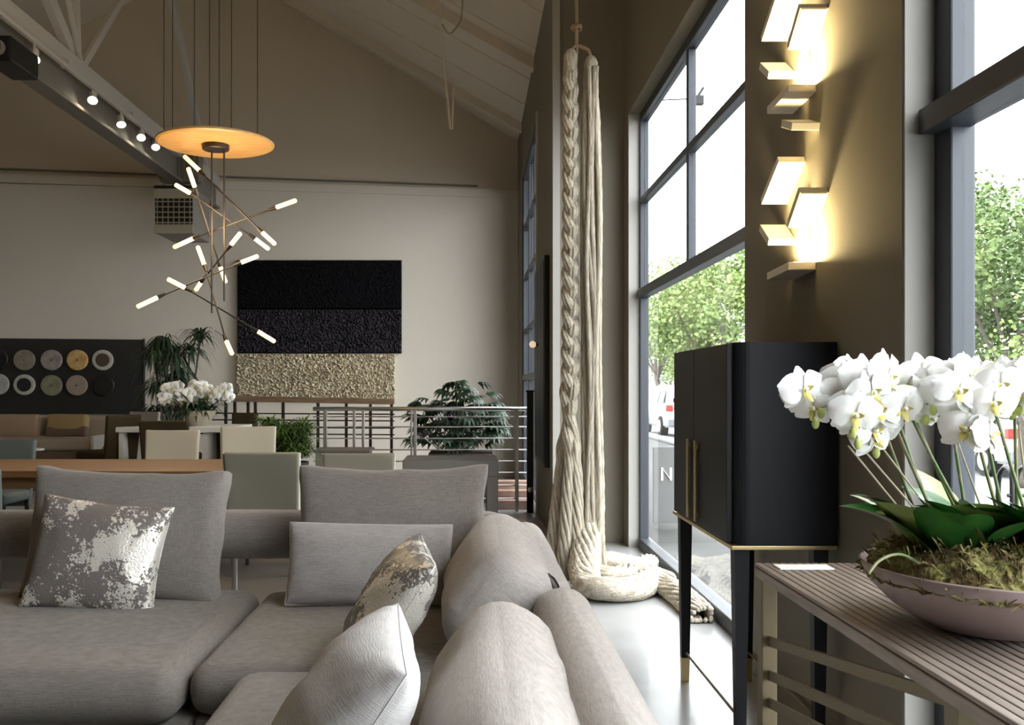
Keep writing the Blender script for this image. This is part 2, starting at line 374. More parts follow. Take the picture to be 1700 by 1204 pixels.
# right wall: pieces around the tall windows
def wall(name, lo, hi, m='wall_dark'):
    bm = B(); box(bm, lo, hi); return mk(name, bm, M[m], kind='structure')
WT, OUT = 3.68, 1.495
wall('wall_right', (XW, 2.90, 0), (OUT, 4.56, 4.75))               # pillar with the wall lights
wall('wall_right_header', (XW, 4.56, WT), (OUT, 7.97, 4.75))
wall('wall_right_header.001', (XW, -.6, WT), (OUT, 2.90, 4.75))
wall('wall_right_front', (XW, -3.3, 0), (OUT, -.6, 4.75))
wall('wall_right_corner', (XW, 7.97, 0), (OUT, 8.15, 4.75))
wall('wall_return', (XF, 8.15, 0), (1.53, 8.40, zc(XF)+.05))         # faces the camera where the room steps in
wall('trim_3', (XF-.012, 8.13, 0), (XF+.05, 8.18, zc(XF)), 'jamb')
FW = (10.15, 13.25)
wall('wall_right_far', (XF, 8.40, 0), (XF+.25, FW[0], zc(XF)+.05))
wall('wall_right_far.001', (XF, FW[1], 0), (XF+.25, 14.6, zc(XF)+.05))
wall('wall_right_far_header', (XF, FW[0], 4.35), (XF+.25, FW[1], zc(XF)+.05))
wall('baseboard_right', (XW-.012, 2.90, 0), (XW, 4.56, .10))
wall('trim_5', (XW+.004, 7.93, 0), (1.435, 7.972, WT), 'jamb'); wall('trim_6', (XW+.004, 2.888, 0), (1.435, 2.93, WT), 'jamb')
# windows
def window(n, x, y0, y1, zt, mull, trans, fw=.07, dx=.075, z0=0.0):
    W = struct('window_%d' % n, (x, (y0+y1)/2, 0))
    def part(nm, lo, hi, m='frame', bev=.006):
        bm = B(); box(bm, lo, hi, bev); return mk(nm, bm, M[m], W, world=True)
    part('frame_post', (x, y0, z0), (x+dx, y0+fw, zt)); part('frame_post', (x, y1-fw, z0), (x+dx, y1, zt))
    part('frame_head', (x, y0+fw, zt-fw), (x+dx, y1-fw, zt)); part('frame_sill', (x-.012, y0+fw, z0), (x+dx, y1-fw, z0+.085))
    ys = [y0+fw]+[v for y in mull for v in (y-.03, y+.03)]+[y1-fw]
    for i in range(0, len(mull)): part('mullion', (x+.01, mull[i]-.03, trans[0] if n != 3 else z0), (x+dx-.01, mull[i]+.03, zt-fw))
    for k, t in enumerate(trans):
        hh = .038 if k == 0 else .024
        part('transom', (x-(.055 if n == 2 else .02 if k == 0 else 0), y0+fw-.02 if n != 2 else y0+.02, t-hh), (x+dx-.01, y1-fw+.02 if n != 2 else y1-.02, t+hh))
    zs = [z0+.085]+[v for k, t in enumerate(trans) for v in (t-(.038 if k == 0 else .024), t+(.038 if k == 0 else .024))]+[zt-fw]
    for j in range(0, len(zs)-1, 2):
        if j == 0 and n != 3: part('pane', (x+.034, y0+fw, zs[0]), (x+.042, y1-fw, zs[1]), 'glass', 0)
        else:
            for i in range(0, len(ys)-1, 2): part('pane', (x+.034, ys[i], zs[j]), (x+.042, ys[i+1], zs[j+1]), 'glass', 0)
    return W
window(1, 1.435, 4.56, 7.97, WT, [6.23], [2.15, 2.94])
window(2, 1.435, -.6, 2.90, WT, [], [2.17], fw=.11)
window(3, XF+.02, FW[0], FW[1], 4.35, [11.2, 12.2], [1.5, 2.15, 2.9, 3.6], z0=.05)
wall('trim_4', (XF-.02, FW[0]-.06, 0), (XF, FW[0]+.02, 4.35), 'steel_paint')
# raised floor at the far left
bm = B(); box(bm, (-8.7, 8.95, 0), (-1.95, 13.0, .24)); mk('floor_raised', bm, M['concrete'], kind='structure')

# ================================================================== ROOF TRUSS, TRACK LIGHTS, HEATER
BX = -3.77
t = thing('roof_truss', 'pale grey steel roof truss running along the left towards the white wall', 'beam', (BX, 9, 4.46))
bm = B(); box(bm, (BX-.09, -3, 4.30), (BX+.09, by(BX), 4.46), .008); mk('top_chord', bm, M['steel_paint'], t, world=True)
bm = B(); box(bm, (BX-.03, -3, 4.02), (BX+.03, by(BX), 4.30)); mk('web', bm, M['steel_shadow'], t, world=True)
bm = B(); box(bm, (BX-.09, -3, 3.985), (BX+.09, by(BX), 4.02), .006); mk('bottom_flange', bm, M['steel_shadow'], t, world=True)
def brace(y0, z0, y1, z1, wd=.09, dx=0):
    k = 3.2/max(.2, z1-z0); ye, ze = y0+(y1-y0)*k, z0+(z1-z0)*k     # run on up to the roof
    d = Vector((0, ye-y0, ze-z0)); Rm = d.to_track_quat('Z', 'X').to_matrix()
    bm = B(); obox(bm, Vector((BX+dx, (y0+ye)/2, (z0+ze)/2)), (wd, wd*.6, d.length), Rm, .006); mk('brace', bm, M['steel_paint'], t, world=True)
brace(8.98, 4.44, 8.93, 5.03, .075); brace(8.93, 4.44, 8.28, 4.87, .13); brace(9.03, 4.44, 10.1, 5.57, .075); brace(13.35, 4.44, 11.8, 6.26, .12)
brace(8.9, 4.44, 8.62, 4.92, .06, .06)
tk = thing('track_rail', 'slim dark lighting track fixed under the pale steel truss', 'track', (-3.62, 9, 4.24))
bm = B(); box(bm, (-3.645, 5, 4.22), (-3.605, 11.3, 4.26), .004); mk('rail', bm, M['steel_paint'], tk, world=True)
for y in (6, 8.4, 10, 11): bm = B(); box(bm, (-3.68, y-.03, 4.235), (-3.60, y+.03, 4.30)); mk('bracket', bm, M['steel_paint'], tk, world=True)
names = ['nearest the camera end of the truss', 'second from the camera end of the truss', 'third along the truss, pointing down', 'fourth along the truss, small and bright', 'last along the truss beside the honey disc']
def spot(u, v, y, lab, aim):
    p = P(u, v, y); p.x = -3.625; p.z = min(p.z, 4.14)
    s = thing('track_spotlight', 'small white lit track spotlight ' + lab, 'spotlight', (-3.625, p.y, 4.22), 0, 'track spotlights')
    d = (Vector(aim)-p).normalized(); R = d.to_track_quat('-Z', 'Y').to_matrix().to_4x4()
    bm = B(); tube(bm, [(-3.625, p.y, 4.22), p-d*.02], .012, 8); mk('arm', bm, M['steel_paint'], s, world=True)
    bm = B(); lathe(bm, [(.022, .11), (.034, .10), (.036, .02), (.046, -.02)][::-1], 18, cap_lo=False, cap_hi=True); bm.transform(Matrix.Translation(p) @ R); mk('housing', bm, M['white_plate'], s, True, True)
    bm = B(); lathe(bm, [(.042, -.014), (.018, -.019)], 18, cap_lo=False, cap_hi=True); bm.transform(Matrix.Translation(p) @ R); mk('lens', bm, M['lens'], s, True, True)
    ld = bpy.data.lights.new('spot_lamp', 'SPOT'); ld.energy = 28; ld.color = (1, .78, .52); ld.spot_size = math.radians(75); ld.spot_blend = .7; ld.shadow_soft_size = .05
    lo = bpy.data.objects.new('lamp', ld); COL.objects.link(lo); lo.parent = s
    lo.matrix_local = Matrix.Translation(p+d*.06-ORG[s]) @ R
for (u, v, y, aim), lab in zip([(62, 97, 7.76, (-2.9, 6.0, 1.2)), (158, 165, 8.96, (-2.9, 6.6, 1.2)), (205, 205, 9.69, (-2.6, 8.0, .9)), (238, 227, 10.28, (-2.8, 7.6, .9)), (262, 243, 10.75, (-2.6, 8.4, .9))], names):
    spot(u, v, y, lab, aim)
t = thing('added_uplight', 'added warm fill light on the truss above the sofa, out of view', 'lamp', (BX, 4.6, 4.46))  # invented fixture out of view, added to brighten and warm gable and ceiling
bm = B(); box(bm, (BX-.06, 3.4, 4.46), (BX+.06, 5.8, 4.53), .006); mk('housing', bm, M['steel_paint'], t, world=True)
bm = B(); box(bm, (BX-.05, 3.45, 4.53), (BX+.05, 5.75, 4.536)); mk('glow_plate', bm, M['lit_panel'], t, world=True)
ld = bpy.data.lights.new('added_uplight_lamp', 'AREA'); ld.shape = 'RECTANGLE'; ld.size = 2.2; ld.size_y = .1; ld.energy = 32; ld.color = (1, .80, .55)
lo = bpy.data.objects.new('lamp', ld); COL.objects.link(lo); lo.parent = t; lo.matrix_local = Matrix.Translation((0, 0, .09)) @ Euler((PI, R(0), PI/2)).to_matrix().to_4x4()
# dark projector under the truss at the left edge
t = thing('hanging_projector', 'black box-shaped projector hung under the truss at the picture edge', 'projector', (-3.64, 7.4, 4.0))
bm = B(); box(bm, (-3.74, 7.15, 3.86), (-3.52, 7.62, 4.06), .02); mk('body', bm, M['black_metal'], t, world=True)
bm = B(); tube(bm, [(-3.68, 7.4, 4.05), (-3.68, 7.4, 4.02)], .02); mk('hanger', bm, M['black_metal'], t, world=True)
bm = B(); tube(bm, [(-3.62, 7.15, 3.96), (-3.62, 7.07, 3.95)], [.06, .07], 16); mk('lens_hood', bm, M['steel_shadow'], t, world=True)
# unit heater
yh = 11.6; a = P(258, 388, yh); b = P(320, 310, yh)
t = thing('unit_heater', 'cream louvred unit heater hung high before the white wall', 'heater', ((a.x+b.x)/2, yh, b.z))
bm = B(); box(bm, (a.x, yh, a.z), (b.x, yh+.75, b.z), .015); mk('casing', bm, M['heater_side'], t, world=True)
bm = B()
box(bm, (a.x-.01, yh-.03, b.z-.15), (b.x+.01, yh, b.z-.03)); mk('top_panel', bm, M['heater'], t, world=True)
bm = B(); box(bm, (a.x-.01, yh-.03, a.z), (b.x+.01, yh, a.z+.11)); mk('bottom_panel', bm, M['heater'], t, world=True)
bm = B(); box(bm, (a.x-.01, yh-.03, b.z-.03), (b.x+.01, yh, b.z+.01)); mk('dark_edge', bm, M['black_metal'], t, world=True)
bm = B(); box(bm, (a.x, yh-.012, a.z+.11), (b.x, yh-.002, b.z-.15)); mk('dark_opening', bm, M['black_metal'], t, world=True)
for k in range(5):
    z = a.z+.135+k*.065; bm = B(); obox(bm, Vector(((a.x+b.x)/2, yh-.02, z)), (b.x-a.x, .035, .008), Euler((.5, 0, 0)).to_matrix()); mk('louvre', bm, M['heater'], t, world=True)
for k in range(7):
    x = a.x+.03+(b.x-a.x-.06)*k/6; bm = B(); box(bm, (x-.005, yh-.024, a.z+.11), (x+.005, yh-.014, b.z-.15)); mk('bar', bm, M['heater'], t, world=True)
fl = P(268, 305, yh+.35); f2 = P(330, 250, yh+.35)
bm = B()
for k in range(9): x = fl.x+(f2.x-fl.x)*k/8; box(bm, (x-.012, yh+.3, fl.z+.04), (x+.012, yh+.5, f2.z))
box(bm, (fl.x, yh+.32, fl.z+.02), (f2.x, yh+.48, f2.z)); mk('finned_flue', bm, M['steel_shadow'], t, world=True)
for x in (a.x+.04, b.x-.04): bm = B(); tube(bm, [(x, yh+.2, b.z), (x, yh+.2, zc(x)-.02)], .008); mk('hanger_rod', bm, M['steel_shadow'], t, world=True)
# conduit dropping from the roof
t = thing('ceiling_conduit', 'thin pale conduit drop with a looped cable under the sloped ceiling', 'conduit', (-.3, 9.6, 5.6))
p0, p1 = P(727, 0, 9.6), P(748, 214, 9.6); p0 = p0+(p0-p1)*.2; q = p0.copy(); q.z = zc(q.x)
bm = B(); tube(bm, [q, p0, p1], .012); mk('pipe', bm, M['ceiling'], t, world=True)
bm = B(); tube(bm, [P(753, 130, 9.6), P(751, 214, 9.6)], .008); mk('pipe', bm, M['ceiling'], t, world=True)
bm = B(); tube(bm, catmull([P(768, 0, 9.6)+Vector((0, 0, .4)), P(767, 20, 9.6), P(760, 42, 9.6), P(746, 56, 9.6), P(734, 40, 9.6)]), .009); mk('cable', bm, M['heater'], t, True, True)
bm = B(); box(bm, P(728, 30, 9.56), P(735, 12, 9.64)); mk('junction_box', bm, M['steel_paint'], t, world=True)

# ================================================================== SOFA
sf = thing('sectional_sofa', 'low taupe woven corner sofa with rounded backrests in the foreground', 'sofa', (-.9, 3.2, 0))
def soft(name, lo, hi, r, bulge, m='sofa', n=10, wr=.006, seed=1, parent=sf):
    lo, hi = Vector(lo), Vector(hi); bm = B()
    rbox(bm, hi-lo, r, bulge, n, wr, seed, M4=Matrix.Translation((lo+hi)/2)); return mk(name, bm, M[m], parent, True, True)
soft('seat_cushion', (-3.3, 3.03, .235), (-.965, 4.36, .425), .085, (0, .02, .03), seed=2)
soft('seat_cushion', (-.955, 3.12, .235), (.12, 4.36, .415), .075, (0, .02, .02), seed=3)
soft('seat_cushion', (-.775, .55, .235), (.12, 3.11, .425), .085, (0, .02, .025), seed=4)
for lo, hi in (((-3.3, 3.10, .07), (-.94, 4.55, .235)), ((-.935, 3.15, .07), (.3, 4.55, .235)), ((-.72, .6, .07), (.3, 3.14, .235))):
    bm = B(); box(bm, lo, hi, .02); mk('base', bm, M['sofa'], sf, world=True)
for x, y in ((-3.1, 3.25), (-1.1, 3.25), (-.6, .8), (.1, .8), (.15, 4.35), (-3.1, 4.35), (-1.1, 4.35), (-.6, 3.0)):
    bm = B(); tube(bm, [(x, y, 0), (x, y, .08)], [.018, .025], 12); mk('leg', bm, M['dark_metal'], sf, world=True)
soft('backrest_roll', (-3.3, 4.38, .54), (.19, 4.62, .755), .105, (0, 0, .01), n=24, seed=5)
soft('backrest_roll', (.17, 3.22, .30), (.36, 4.62, .70), .093, (.01, 0, .01), 'sofa_lit', seed=7)
soft('backrest_roll', (.20, .45, .30), (.40, 3.14, .70), .098, (.01, 0, .01), 'sofa_lit', 14, seed=8)
for x, y in ((-1.13, 4.47), (-2.6, 4.47), (-.1, 4.47)):
    bm = B(); tube(bm, [(x, y, .22), (x, y, .57)], .014, 12); mk('backrest_post', bm, M['chrome'], sf, world=True)
bm = B(); tube(bm, catmull([(.06, 3.18, .55), (.09, 3.18, .67), (.18, 3.18, .705), (.27, 3.18, .69), (.31, 3.18, .55)]), .024, 10); mk('hinge_arm', bm, M['dark_metal'], sf, True, True)
# loose cushions
def cushion(name, lab, cat, c, size, rot, r, bulge, m, seed, grp=None, n=14, pipe=None, taper=0):
    o = thing(name, lab, cat, c, 0, grp)
    bm = B(); rbox(bm, size, r, bulge, n, .012, seed, taper, None, .028 if size[0] > size[1] else 0, 0); mc = mk('cover', bm, M[m], o, True); mc.rotation_euler = rot
    hx, hy, hz = [s/2 for s in size]
    if pipe:
        q = rectedge(size[0]-.012, size[2]-.012, .0, 12)
        for v in q: v.z += -.012*(v.z/hz)*(1-(v.x/hx)**2) - (.02 if abs(abs(v.x)-hx) < .01 and abs(abs(v.z)-hz) < .01 else 0)*(1 if v.z > 0 else -1)
        bm = B(); tube(bm, [v+Vector((0, -hy*.72, 0)) for v in q], .005, 6, caps=False); sm = mk('welt', bm, M[pipe], o, True); sm.rotation_euler = rot
    return o
cushion('back_cushion', 'large taupe back cushion behind the silver square pillow', 'cushion', (-1.53, 4.17, .695), (.83, .19, .565), (math.radians(-13), math.radians(2), 0), .055, (0, .05, -.012), 'sofa', 11, 'large back cushions of the sofa', taper=-.0)
cushion('back_cushion', 'large taupe back cushion upright behind the plain lumbar cushion', 'cushion', (-.35, 4.22, .70), (.83, .19, .575), (math.radians(-12), 0, 0), .055, (0, .05, -.012), 'sofa', 12, 'large back cushions of the sofa')
cushion('back_cushion', 'taupe back cushion with window light in its colour, slumped on the far part of the right backrest', 'cushion', (.095, 3.60, .605), (.29, 1.06, .42), (0, math.radians(34), 0), .125, (.03, .01, .0), 'sofa_lit', 13, 'large back cushions of the sofa', 12)
cushion('back_cushion', 'taupe back cushion with window light in its colour, nearest the camera on the right backrest', 'cushion', (.065, 2.10, .575), (.27, 1.22, .37), (0, math.radians(36), 0), .115, (.03, .01, .0), 'sofa_lit', 14, 'large back cushions of the sofa', 12)
def pil(name, lab, c, w_, h_, t_, rot, m, seed, pinch=.05, welt=None):
    o = thing(name, lab, 'pillow', c, 0, 'scatter pillows on the sofa')
    bm = B(); pillow(bm, w_, h_, t_, 26, pinch, seed); x = mk('cover', bm, M[m], o, True); x.rotation_euler = rot
    bm = B(); tube(bm, rectedge(w_, h_, pinch), .005 if welt else .0018, 6, caps=False); y = mk('seam', bm, M[welt or m], o, True); y.rotation_euler = rot
    return o
pil('lumbar_pillow', 'plain cool grey oblong pillow with pale welt before the upright back cushion', (-.43, 3.985, .598), .70, .345, .16, (R(-14), R(1), 0), 'lilac', 3, .03, 'pale')
pil('square_pillow', 'square silver blossom pillow leaning on the left back cushion', (-1.565, 3.925, .645), .545, .475, .17, (R(-17), R(7), R(4)), 'silver', 1, .07)
pil('square_pillow', 'silver and gold blossom pillow standing edge-on behind the pale grey pillow', (-.275, 3.10, .61), .53, .49, .20, (R(-32), R(2), R(-82)), 'silver', 5, .03)
pil('square_pillow', 'plain pale grey pillow nearest the camera, standing edge-on', (-.295, 2.0, .60), .58, .53, .25, (R(-34), R(0), R(-84)), 'pale', 8, .02)

# ================================================================== ROPE SCULPTURE
RY = 6.34
rc = P(960, 975, RY)
rp = thing('rope_sculpture', 'tall hanging sculpture of thick cream jute rope trailing onto the floor', 'sculpture', (rc.x, RY, 0))
zt_, zb = 3.62, .06
cx_h = P(957, 80, RY).x
bxl, bxr = P(947, 0, RY).x, P(980, 0, RY).x
def braid_pt(k, s):             # s: 0 top .. 1 bottom
    z = zt_-(zt_-zb)*s; ph = 2*PI*k/3; tt = (zt_-z)/.40*2*PI
    open_ = 1+1.1*max(0, (s-.35)/.65)**1.4; a = .024*open_*min(1, .5+s*6)
    x = bxl+a*math.sin(tt+ph)+(-.02)*max(0, (s-.55)/.45)**1.5; y = RY+.024*open_*math.sin(2*(tt+ph))
    fade = max(0, min(1, (s-.58)/.22))               # the plait loosens low down
    x = x*(1-fade)+(bxl+(k-1)*(.034+.05*max(0, (s-.7)/.3))-.018*s-.03*max(0, (s-.8)/.2))*fade; y = y*(1-fade)+(RY-.02+.05*math.cos(ph))*fade
    return Vector((x, y, z))
for k in range(3):
    n = 130; pts = [braid_pt(k, i/n) for i in range(n+1)]
    bm = B(); rnd = random.Random(k)
    for j in range(9):
        qq = []
        for i, p in enumerate(pts):
            f = (.55+.45*min(1, i/6))*(1+.75*max(0, (i/n-.68)/.32)); a = 2*PI*j/8+i*.16; r_ = (.022 if j < 8 else 0)*f
            qq.append(p+Vector((r_*math.cos(a)+.003*math.sin(i*.5+j*2), r_*math.sin(a), 0)))
        tube(bm, qq, [.0148*(.7+.3*min(1, i/6))*(1+.25*max(0, (i/n-.7)/.3)) for i in range(n+1)], 7, phase=j)
    mk('plaited_strand', bm, M['rope'], rp, True, True, kind='stuff')
nr = 16
for k in range(nr):
    a0 = 2*PI*k/nr; pts = []; n = 70
    for i in range(n+1):
        s = i/n; z = zt_-.06-(zt_-.10)*s; sp = .046+.016*math.sin(PI*s)+.035*max(0, (s-.7)/.3)**2
        a = a0+s*2.4+.35*math.sin(s*9+k); rr = sp*(.75+.25*math.sin(k*2.1+s*5)) * min(1, .35+s*7)
        pts.append(Vector((bxr+.02*s+rr*math.cos(a), RY+.9*rr*math.sin(a), z)))
    bm = B(); tube(bm, pts, [.0185*(1+.30*max(0, (i/n-.6)/.4)) for i in range(n+1)], 12, 4, .16, 40, phase=k); mk('loose_strand', bm, M['rope'], rp, True, True)
    if k == 0:
        for j in range(3):
            pts2 = [Vector((bxr+.012+.03*(j-1)+.012*math.sin(i*.2+j*2), RY-.055, zt_-.1-(zt_-.2)*i/60)) for i in range(61)]
            bm = B(); tube(bm, pts2, .017, 12, 4, .16, 40); mk('loose_strand', bm, M['rope'], rp, True, True)
for xx_, zz_ in ((bxl, zt_+.012), (bxr, zt_-.035)):
    bm = B(); tube(bm, catmull([(xx_-.004, RY, zz_-.20), (xx_, RY, zz_-.10), (xx_+.003, RY, zz_-.02), (xx_+.006, RY, zz_+.025)]), [.046]*13+[.042, .038, .034, .028, .020, .008], 20, 7, .07, 22); mk('bound_head', bm, M['rope'], rp, True, True)
bm = B(); tube(bm, catmull([(bxl, RY, zt_+.02), (bxl+.03, RY, zt_+.05), (cx_h, RY, zt_+.06), (bxr-.02, RY, zt_+.03), (bxr, RY, zt_-.02)]), .013, 10); mk('top_loop', bm, M['cord'], rp, True, True)
cx = P(957, 80, RY).x
bm = B(); tube(bm, [(cx, RY, zt_), (cx, RY, zc(cx)-.01)], .012, 8, 3, .2, 60); mk('hanging_cord', bm, M['cord'], rp, True, True)
bm = B(); tube(bm, catmull([(cx+.03*math.cos(a), RY+.03*math.sin(a), zt_+.17+.01*a/6) for a in [i*.7 for i in range(19)]], 3), .01, 8); mk('knot', bm, M['cord'], rp, True, True)
def tail(pts, rad, ns, spread, seed):
    random.seed(seed); base = catmull([Vector((x, y, z)) for x, y, z in pts], 8); n = len(base)
    for k in range(ns):
        a0 = 2*PI*k/ns; pp = []
        for i, p in enumerate(base):
            tq = (base[min(i+1, n-1)]-base[max(i-1, 0)]).normalized(); sd = tq.cross(Vector((0, 0, 1))); sd = sd.normalized() if sd.length > .05 else Vector((1, 0, 0))
            u_ = sd.cross(tq); a = a0+i*.09+.2*math.sin(i*.4+k); s = spread*(1+.8*max(0, i/n-.6))
            s *= .5+.5*min(1, i/7); q = p+sd*(s*math.cos(a))+u_*(s*.62*math.sin(a)); q.z = max(q.z, rad*1.02); q.x = min(q.x, 1.40-rad); pp.append(q)
        bm = B(); tube(bm, pp, [rad*(.7+.3*min(1, (n-1-i)/4)) for i in range(n)], 10, 4, .14, 35, phase=k); mk('floor_strand', bm, M['rope_floor'], rp, True, True)
tail([(.80, 6.36, .55), (.775, 6.28, .30), (.745, 6.10, .13), (.78, 5.96, .085), (.89, 5.90, .08), (1.04, 5.98, .065), (1.17, 6.20, .06), (1.24, 6.45, .05)], .026, 17, .078, 1)
tail([(.82, 6.50, .16), (.92, 6.46, .15), (1.04, 6.42, .12), (1.18, 6.32, .08), (1.30, 6.05, .05), (1.345, 5.75, .035), (1.36, 5.35, .03)], .018, 18, .075, 2)
tail([(.86, 6.60, .12), (1.0, 6.66, .13), (1.12, 6.70, .10), (1.25, 6.80, .06), (1.33, 7.0, .05)], .02, 13, .06, 4)
tail([(.80, 6.20, .16), (.92, 6.16, .12), (1.02, 6.22, .12), (1.12, 6.40, .10), (1.28, 6.50, .05), (1.34, 6.30, .04)], .018, 12, .06, 6)
tail([(.60, 6.35, .25), (.57, 6.45, .10), (.56, 6.7, .05), (.62, 6.95, .04)], .022, 7, .045, 3)

# ================================================================== BLACK CABINET
x0, x1, y0, y1, z0, z1 = .94, XW-.012, 3.38, 4.36, .765, 1.518
cb = thing('bar_cabinet', 'tall black lacquer bar cabinet on slim legs beside the window pillar', 'cabinet', ((x0+x1)/2, (y0+y1)/2, 0))
bm = B(); box(bm, (x0+.022, y0, z0+.014), (x1, y1, z1))
es = [e for e in bm.edges if abs(e.verts[0].co.z-e.verts[1].co.z) > .3 and e.verts[0].co.x < x0+.1]
bmesh.ops.bevel(bm, geom=es, offset=.05, segments=6, affect='EDGES', profile=.5)
mk('body', bm, M['cabinet'], cb, world=True)
ym = 3.93
for a, b in ((y0+.048, ym-.002), (ym+.002, y1-.048)):
    bm = B(); box(bm, (x0, a, z0+.02), (x0+.024, b, z1-.004), .003); d = mk('door', bm, M['cabinet'], cb, world=True)
    hy = ym-.072 if b < ym else ym+.062
    bm = B(); box(bm, (x0-.016, hy-.011, .80), (x0-.006, hy+.011, 1.135), .003); box(bm, (x0-.008, hy-.006, .82), (x0+.002, hy+.006, .84)); box(bm, (x0-.008, hy-.006, 1.10), (x0+.002, hy+.006, 1.12)); mk('handle', bm, M['brass'], d, world=True)
bm = B(); box(bm, (x0+.004, y0-.004, z0), (x1, y1, z0+.015), .003); mk('brass_edge', bm, M['brass'], cb, world=True)
for x, y in ((x0+.05, y0+.05), (x0+.05, y1-.05), (x1-.05, y0+.05), (x1-.05, y1-.05)):
    bm = B(); r = bmesh.ops.create_cone(bm, cap_ends=True, segments=4, radius1=.021*1.25, radius2=.031*1.25, depth=z0-.11, matrix=Matrix.Translation((x, y, (z0+.11)/2)) @ Matrix.Rotation(PI/4, 4, 'Z')); lg = mk('leg', bm, M['cabinet'], cb, world=True)
    bm = B(); bmesh.ops.create_cone(bm, cap_ends=True, segments=4, radius1=.018*1.25, radius2=.0212*1.25, depth=.11, matrix=Matrix.Translation((x, y, .055)) @ Matrix.Rotation(PI/4, 4, 'Z')); mk('brass_foot', bm, M['brass'], lg, world=True)
for pa, pb in (((x0+.05, y1-.05, .135), (x0+.05, y0+.05, .135)), ((x1-.05, y1-.05, .135), (x1-.05, y0+.05, .135)), ((x0+.05, y0+.05, .135), (x1-.05, y1-.05, .135))):
    bm = B(); tube(bm, [pa, pb], .0055, 8); mk('stretcher', bm, M['brass_dull'], cb, world=True)

# ================================================================== CONSOLE WITH ORCHIDS
cx0, cx1, cy0, cy1, cz = .895, 1.325, .95, 2.945, .80
cs = thing('console_table', 'ribbed taupe console table on a brass frame under the orchid bowl', 'table', (1.1, 1.9, 0))
bm = B(); box(bm, (cx0+.012, cy0+.01, cz-.04), (cx1, cy1-.01, cz-.008), .004); mk('top_panel', bm, M['console'], cs, world=True)
ns = 17; pw = (cx1-cx0)/ns
for k in range(ns):
    bm = B(); box(bm, (cx0+k*pw+.0017, cy0, cz-.010), (cx0+(k+1)*pw-.0017, cy1, cz), .0035); mk('slat', bm, M['console'], cs, world=True)
bm = B(); box(bm, (cx0, cy0, cz-.042), (cx0+.014, cy1, cz-.012), .004); mk('edge_lip', bm, M['console'], cs, world=True)
bm = B(); box(bm, (cx0, cy1-.014, cz-.042), (cx1, cy1, cz-.012), .004); mk('edge_lip', bm, M['console'], cs, world=True)
yL = (2.91, 1.76)
for y in (2.91, 1.755, 1.0):
    for x in (cx0+.03, cx1-.03):
        if x > 1.2 and y > 2: continue
        bm = B(); box(bm, (x-.024, y-.024, 0), (x+.024, y+.024, cz-.042), .004); mk('leg', bm, M['brass_dull'], cs, world=True)
for zf in (.565, .46, .375, .29, .20):
    pa = Vector((cx0+.03, 2.90, zf)); pb = Vector((cx0+.03, 1.77, zf+.19)); d = pb-pa
    bm = B(); obox(bm, (pa+pb)/2, (.012, d.length, .030), d.to_track_quat('Y', 'Z').to_matrix(), .003); mk('brass_bar', bm, M['brass_dull'], cs, world=True)
o = thing('price_card', 'small blank white card lying on the far corner of the console', 'card', (1.02, 2.86, cz))
bm = B(); box(bm, (-.082, -.035, .0005), (.082, .035, .0045), .001); c_ = mk('card', bm, M['paper'], o)
bm = B(); box(bm, (-.082, .025, .0045), (.082, .030, .0055)); mk('rule', bm, M['white_plate'], o)

bc = Vector((1.185, 2.14, cz)); BR = .268
ob = thing('orchid_bowl', 'wide mauve bowl planted with tall white orchids and moss on the console', 'plant', bc)
bm = B(); lathe(bm, [(.09, 0), (.14, .012), (.20, .05), (.245, .095), (.268, .142), (.262, .145), (.23, .11), (.0005, .10)], 48, cap_lo=True, sy=1.12); mk('bowl', bm, M['bowl'], ob, True)
bm = B(); random.seed(3)
def moss_h(x, y): r = math.hypot(x, y/1.12)/.25; return .112+.105*math.sqrt(max(0, 1-r*r*.96))*(1+.25*noise.noise(Vector((x*14, y*14, 1))))+.012*noise.noise(Vector((x*50, y*50, 2)))
G = 44; vs = {}
for i in range(G+1):
    for j in range(G+1):
        a, b = -1+2*i/G, -1+2*j/G
        x, y = a*math.sqrt(1-b*b/2)*.258, b*math.sqrt(1-a*a/2)*.258*1.12; vs[i, j] = bm.verts.new((x, y, moss_h(x, y)))
for i in range(G):
    for j in range(G): bm.faces.new((vs[i, j], vs[i+1, j], vs[i+1, j+1], vs[i, j+1]))
for k in range(1500):                                   # loose moss fibres
    a, r = random.random()*2*PI, .262*math.sqrt(random.random()); x, y = r*math.cos(a), 1.12*r*math.sin(a); z = moss_h(x, y)
    p = Vector((x, y, z)); d = Vector((random.gauss(0, 1), random.gauss(0, 1), random.gauss(.4, .7))).normalized()*random.uniform(.015, .045); s = d.orthogonal().normalized()*.002
    bm.faces.new([bm.verts.new(q) for q in (p-s, p+s, p+d*.6+s+Vector((0, 0, .006)), p+d)])
mk('moss', bm, M['moss'], ob, False, kind='stuff')
def leaf_mesh(L, W, droop, fold, n=10):   # a strap leaf rising from its root and arching over
    bm = B(); rows = []
    for i in range(n+1):
        t = i/n; w_ = W*math.sin(PI*min(1, .08+t*.92)**.75)*.5+.0005; z = L*(.62*t-droop*t*t); y = L*t*.92
        rows.append([bm.verts.new((s*w_, y, z+abs(s)*fold*w_+(0 if s else 0))) for s in (-1, -.5, 0, .5, 1)])
    for i in range(n):
        for j in range(4): bm.faces.new((rows[i][j], rows[i][j+1], rows[i+1][j+1], rows[i+1][j]))
    return bm
lm = None
random.seed(11)
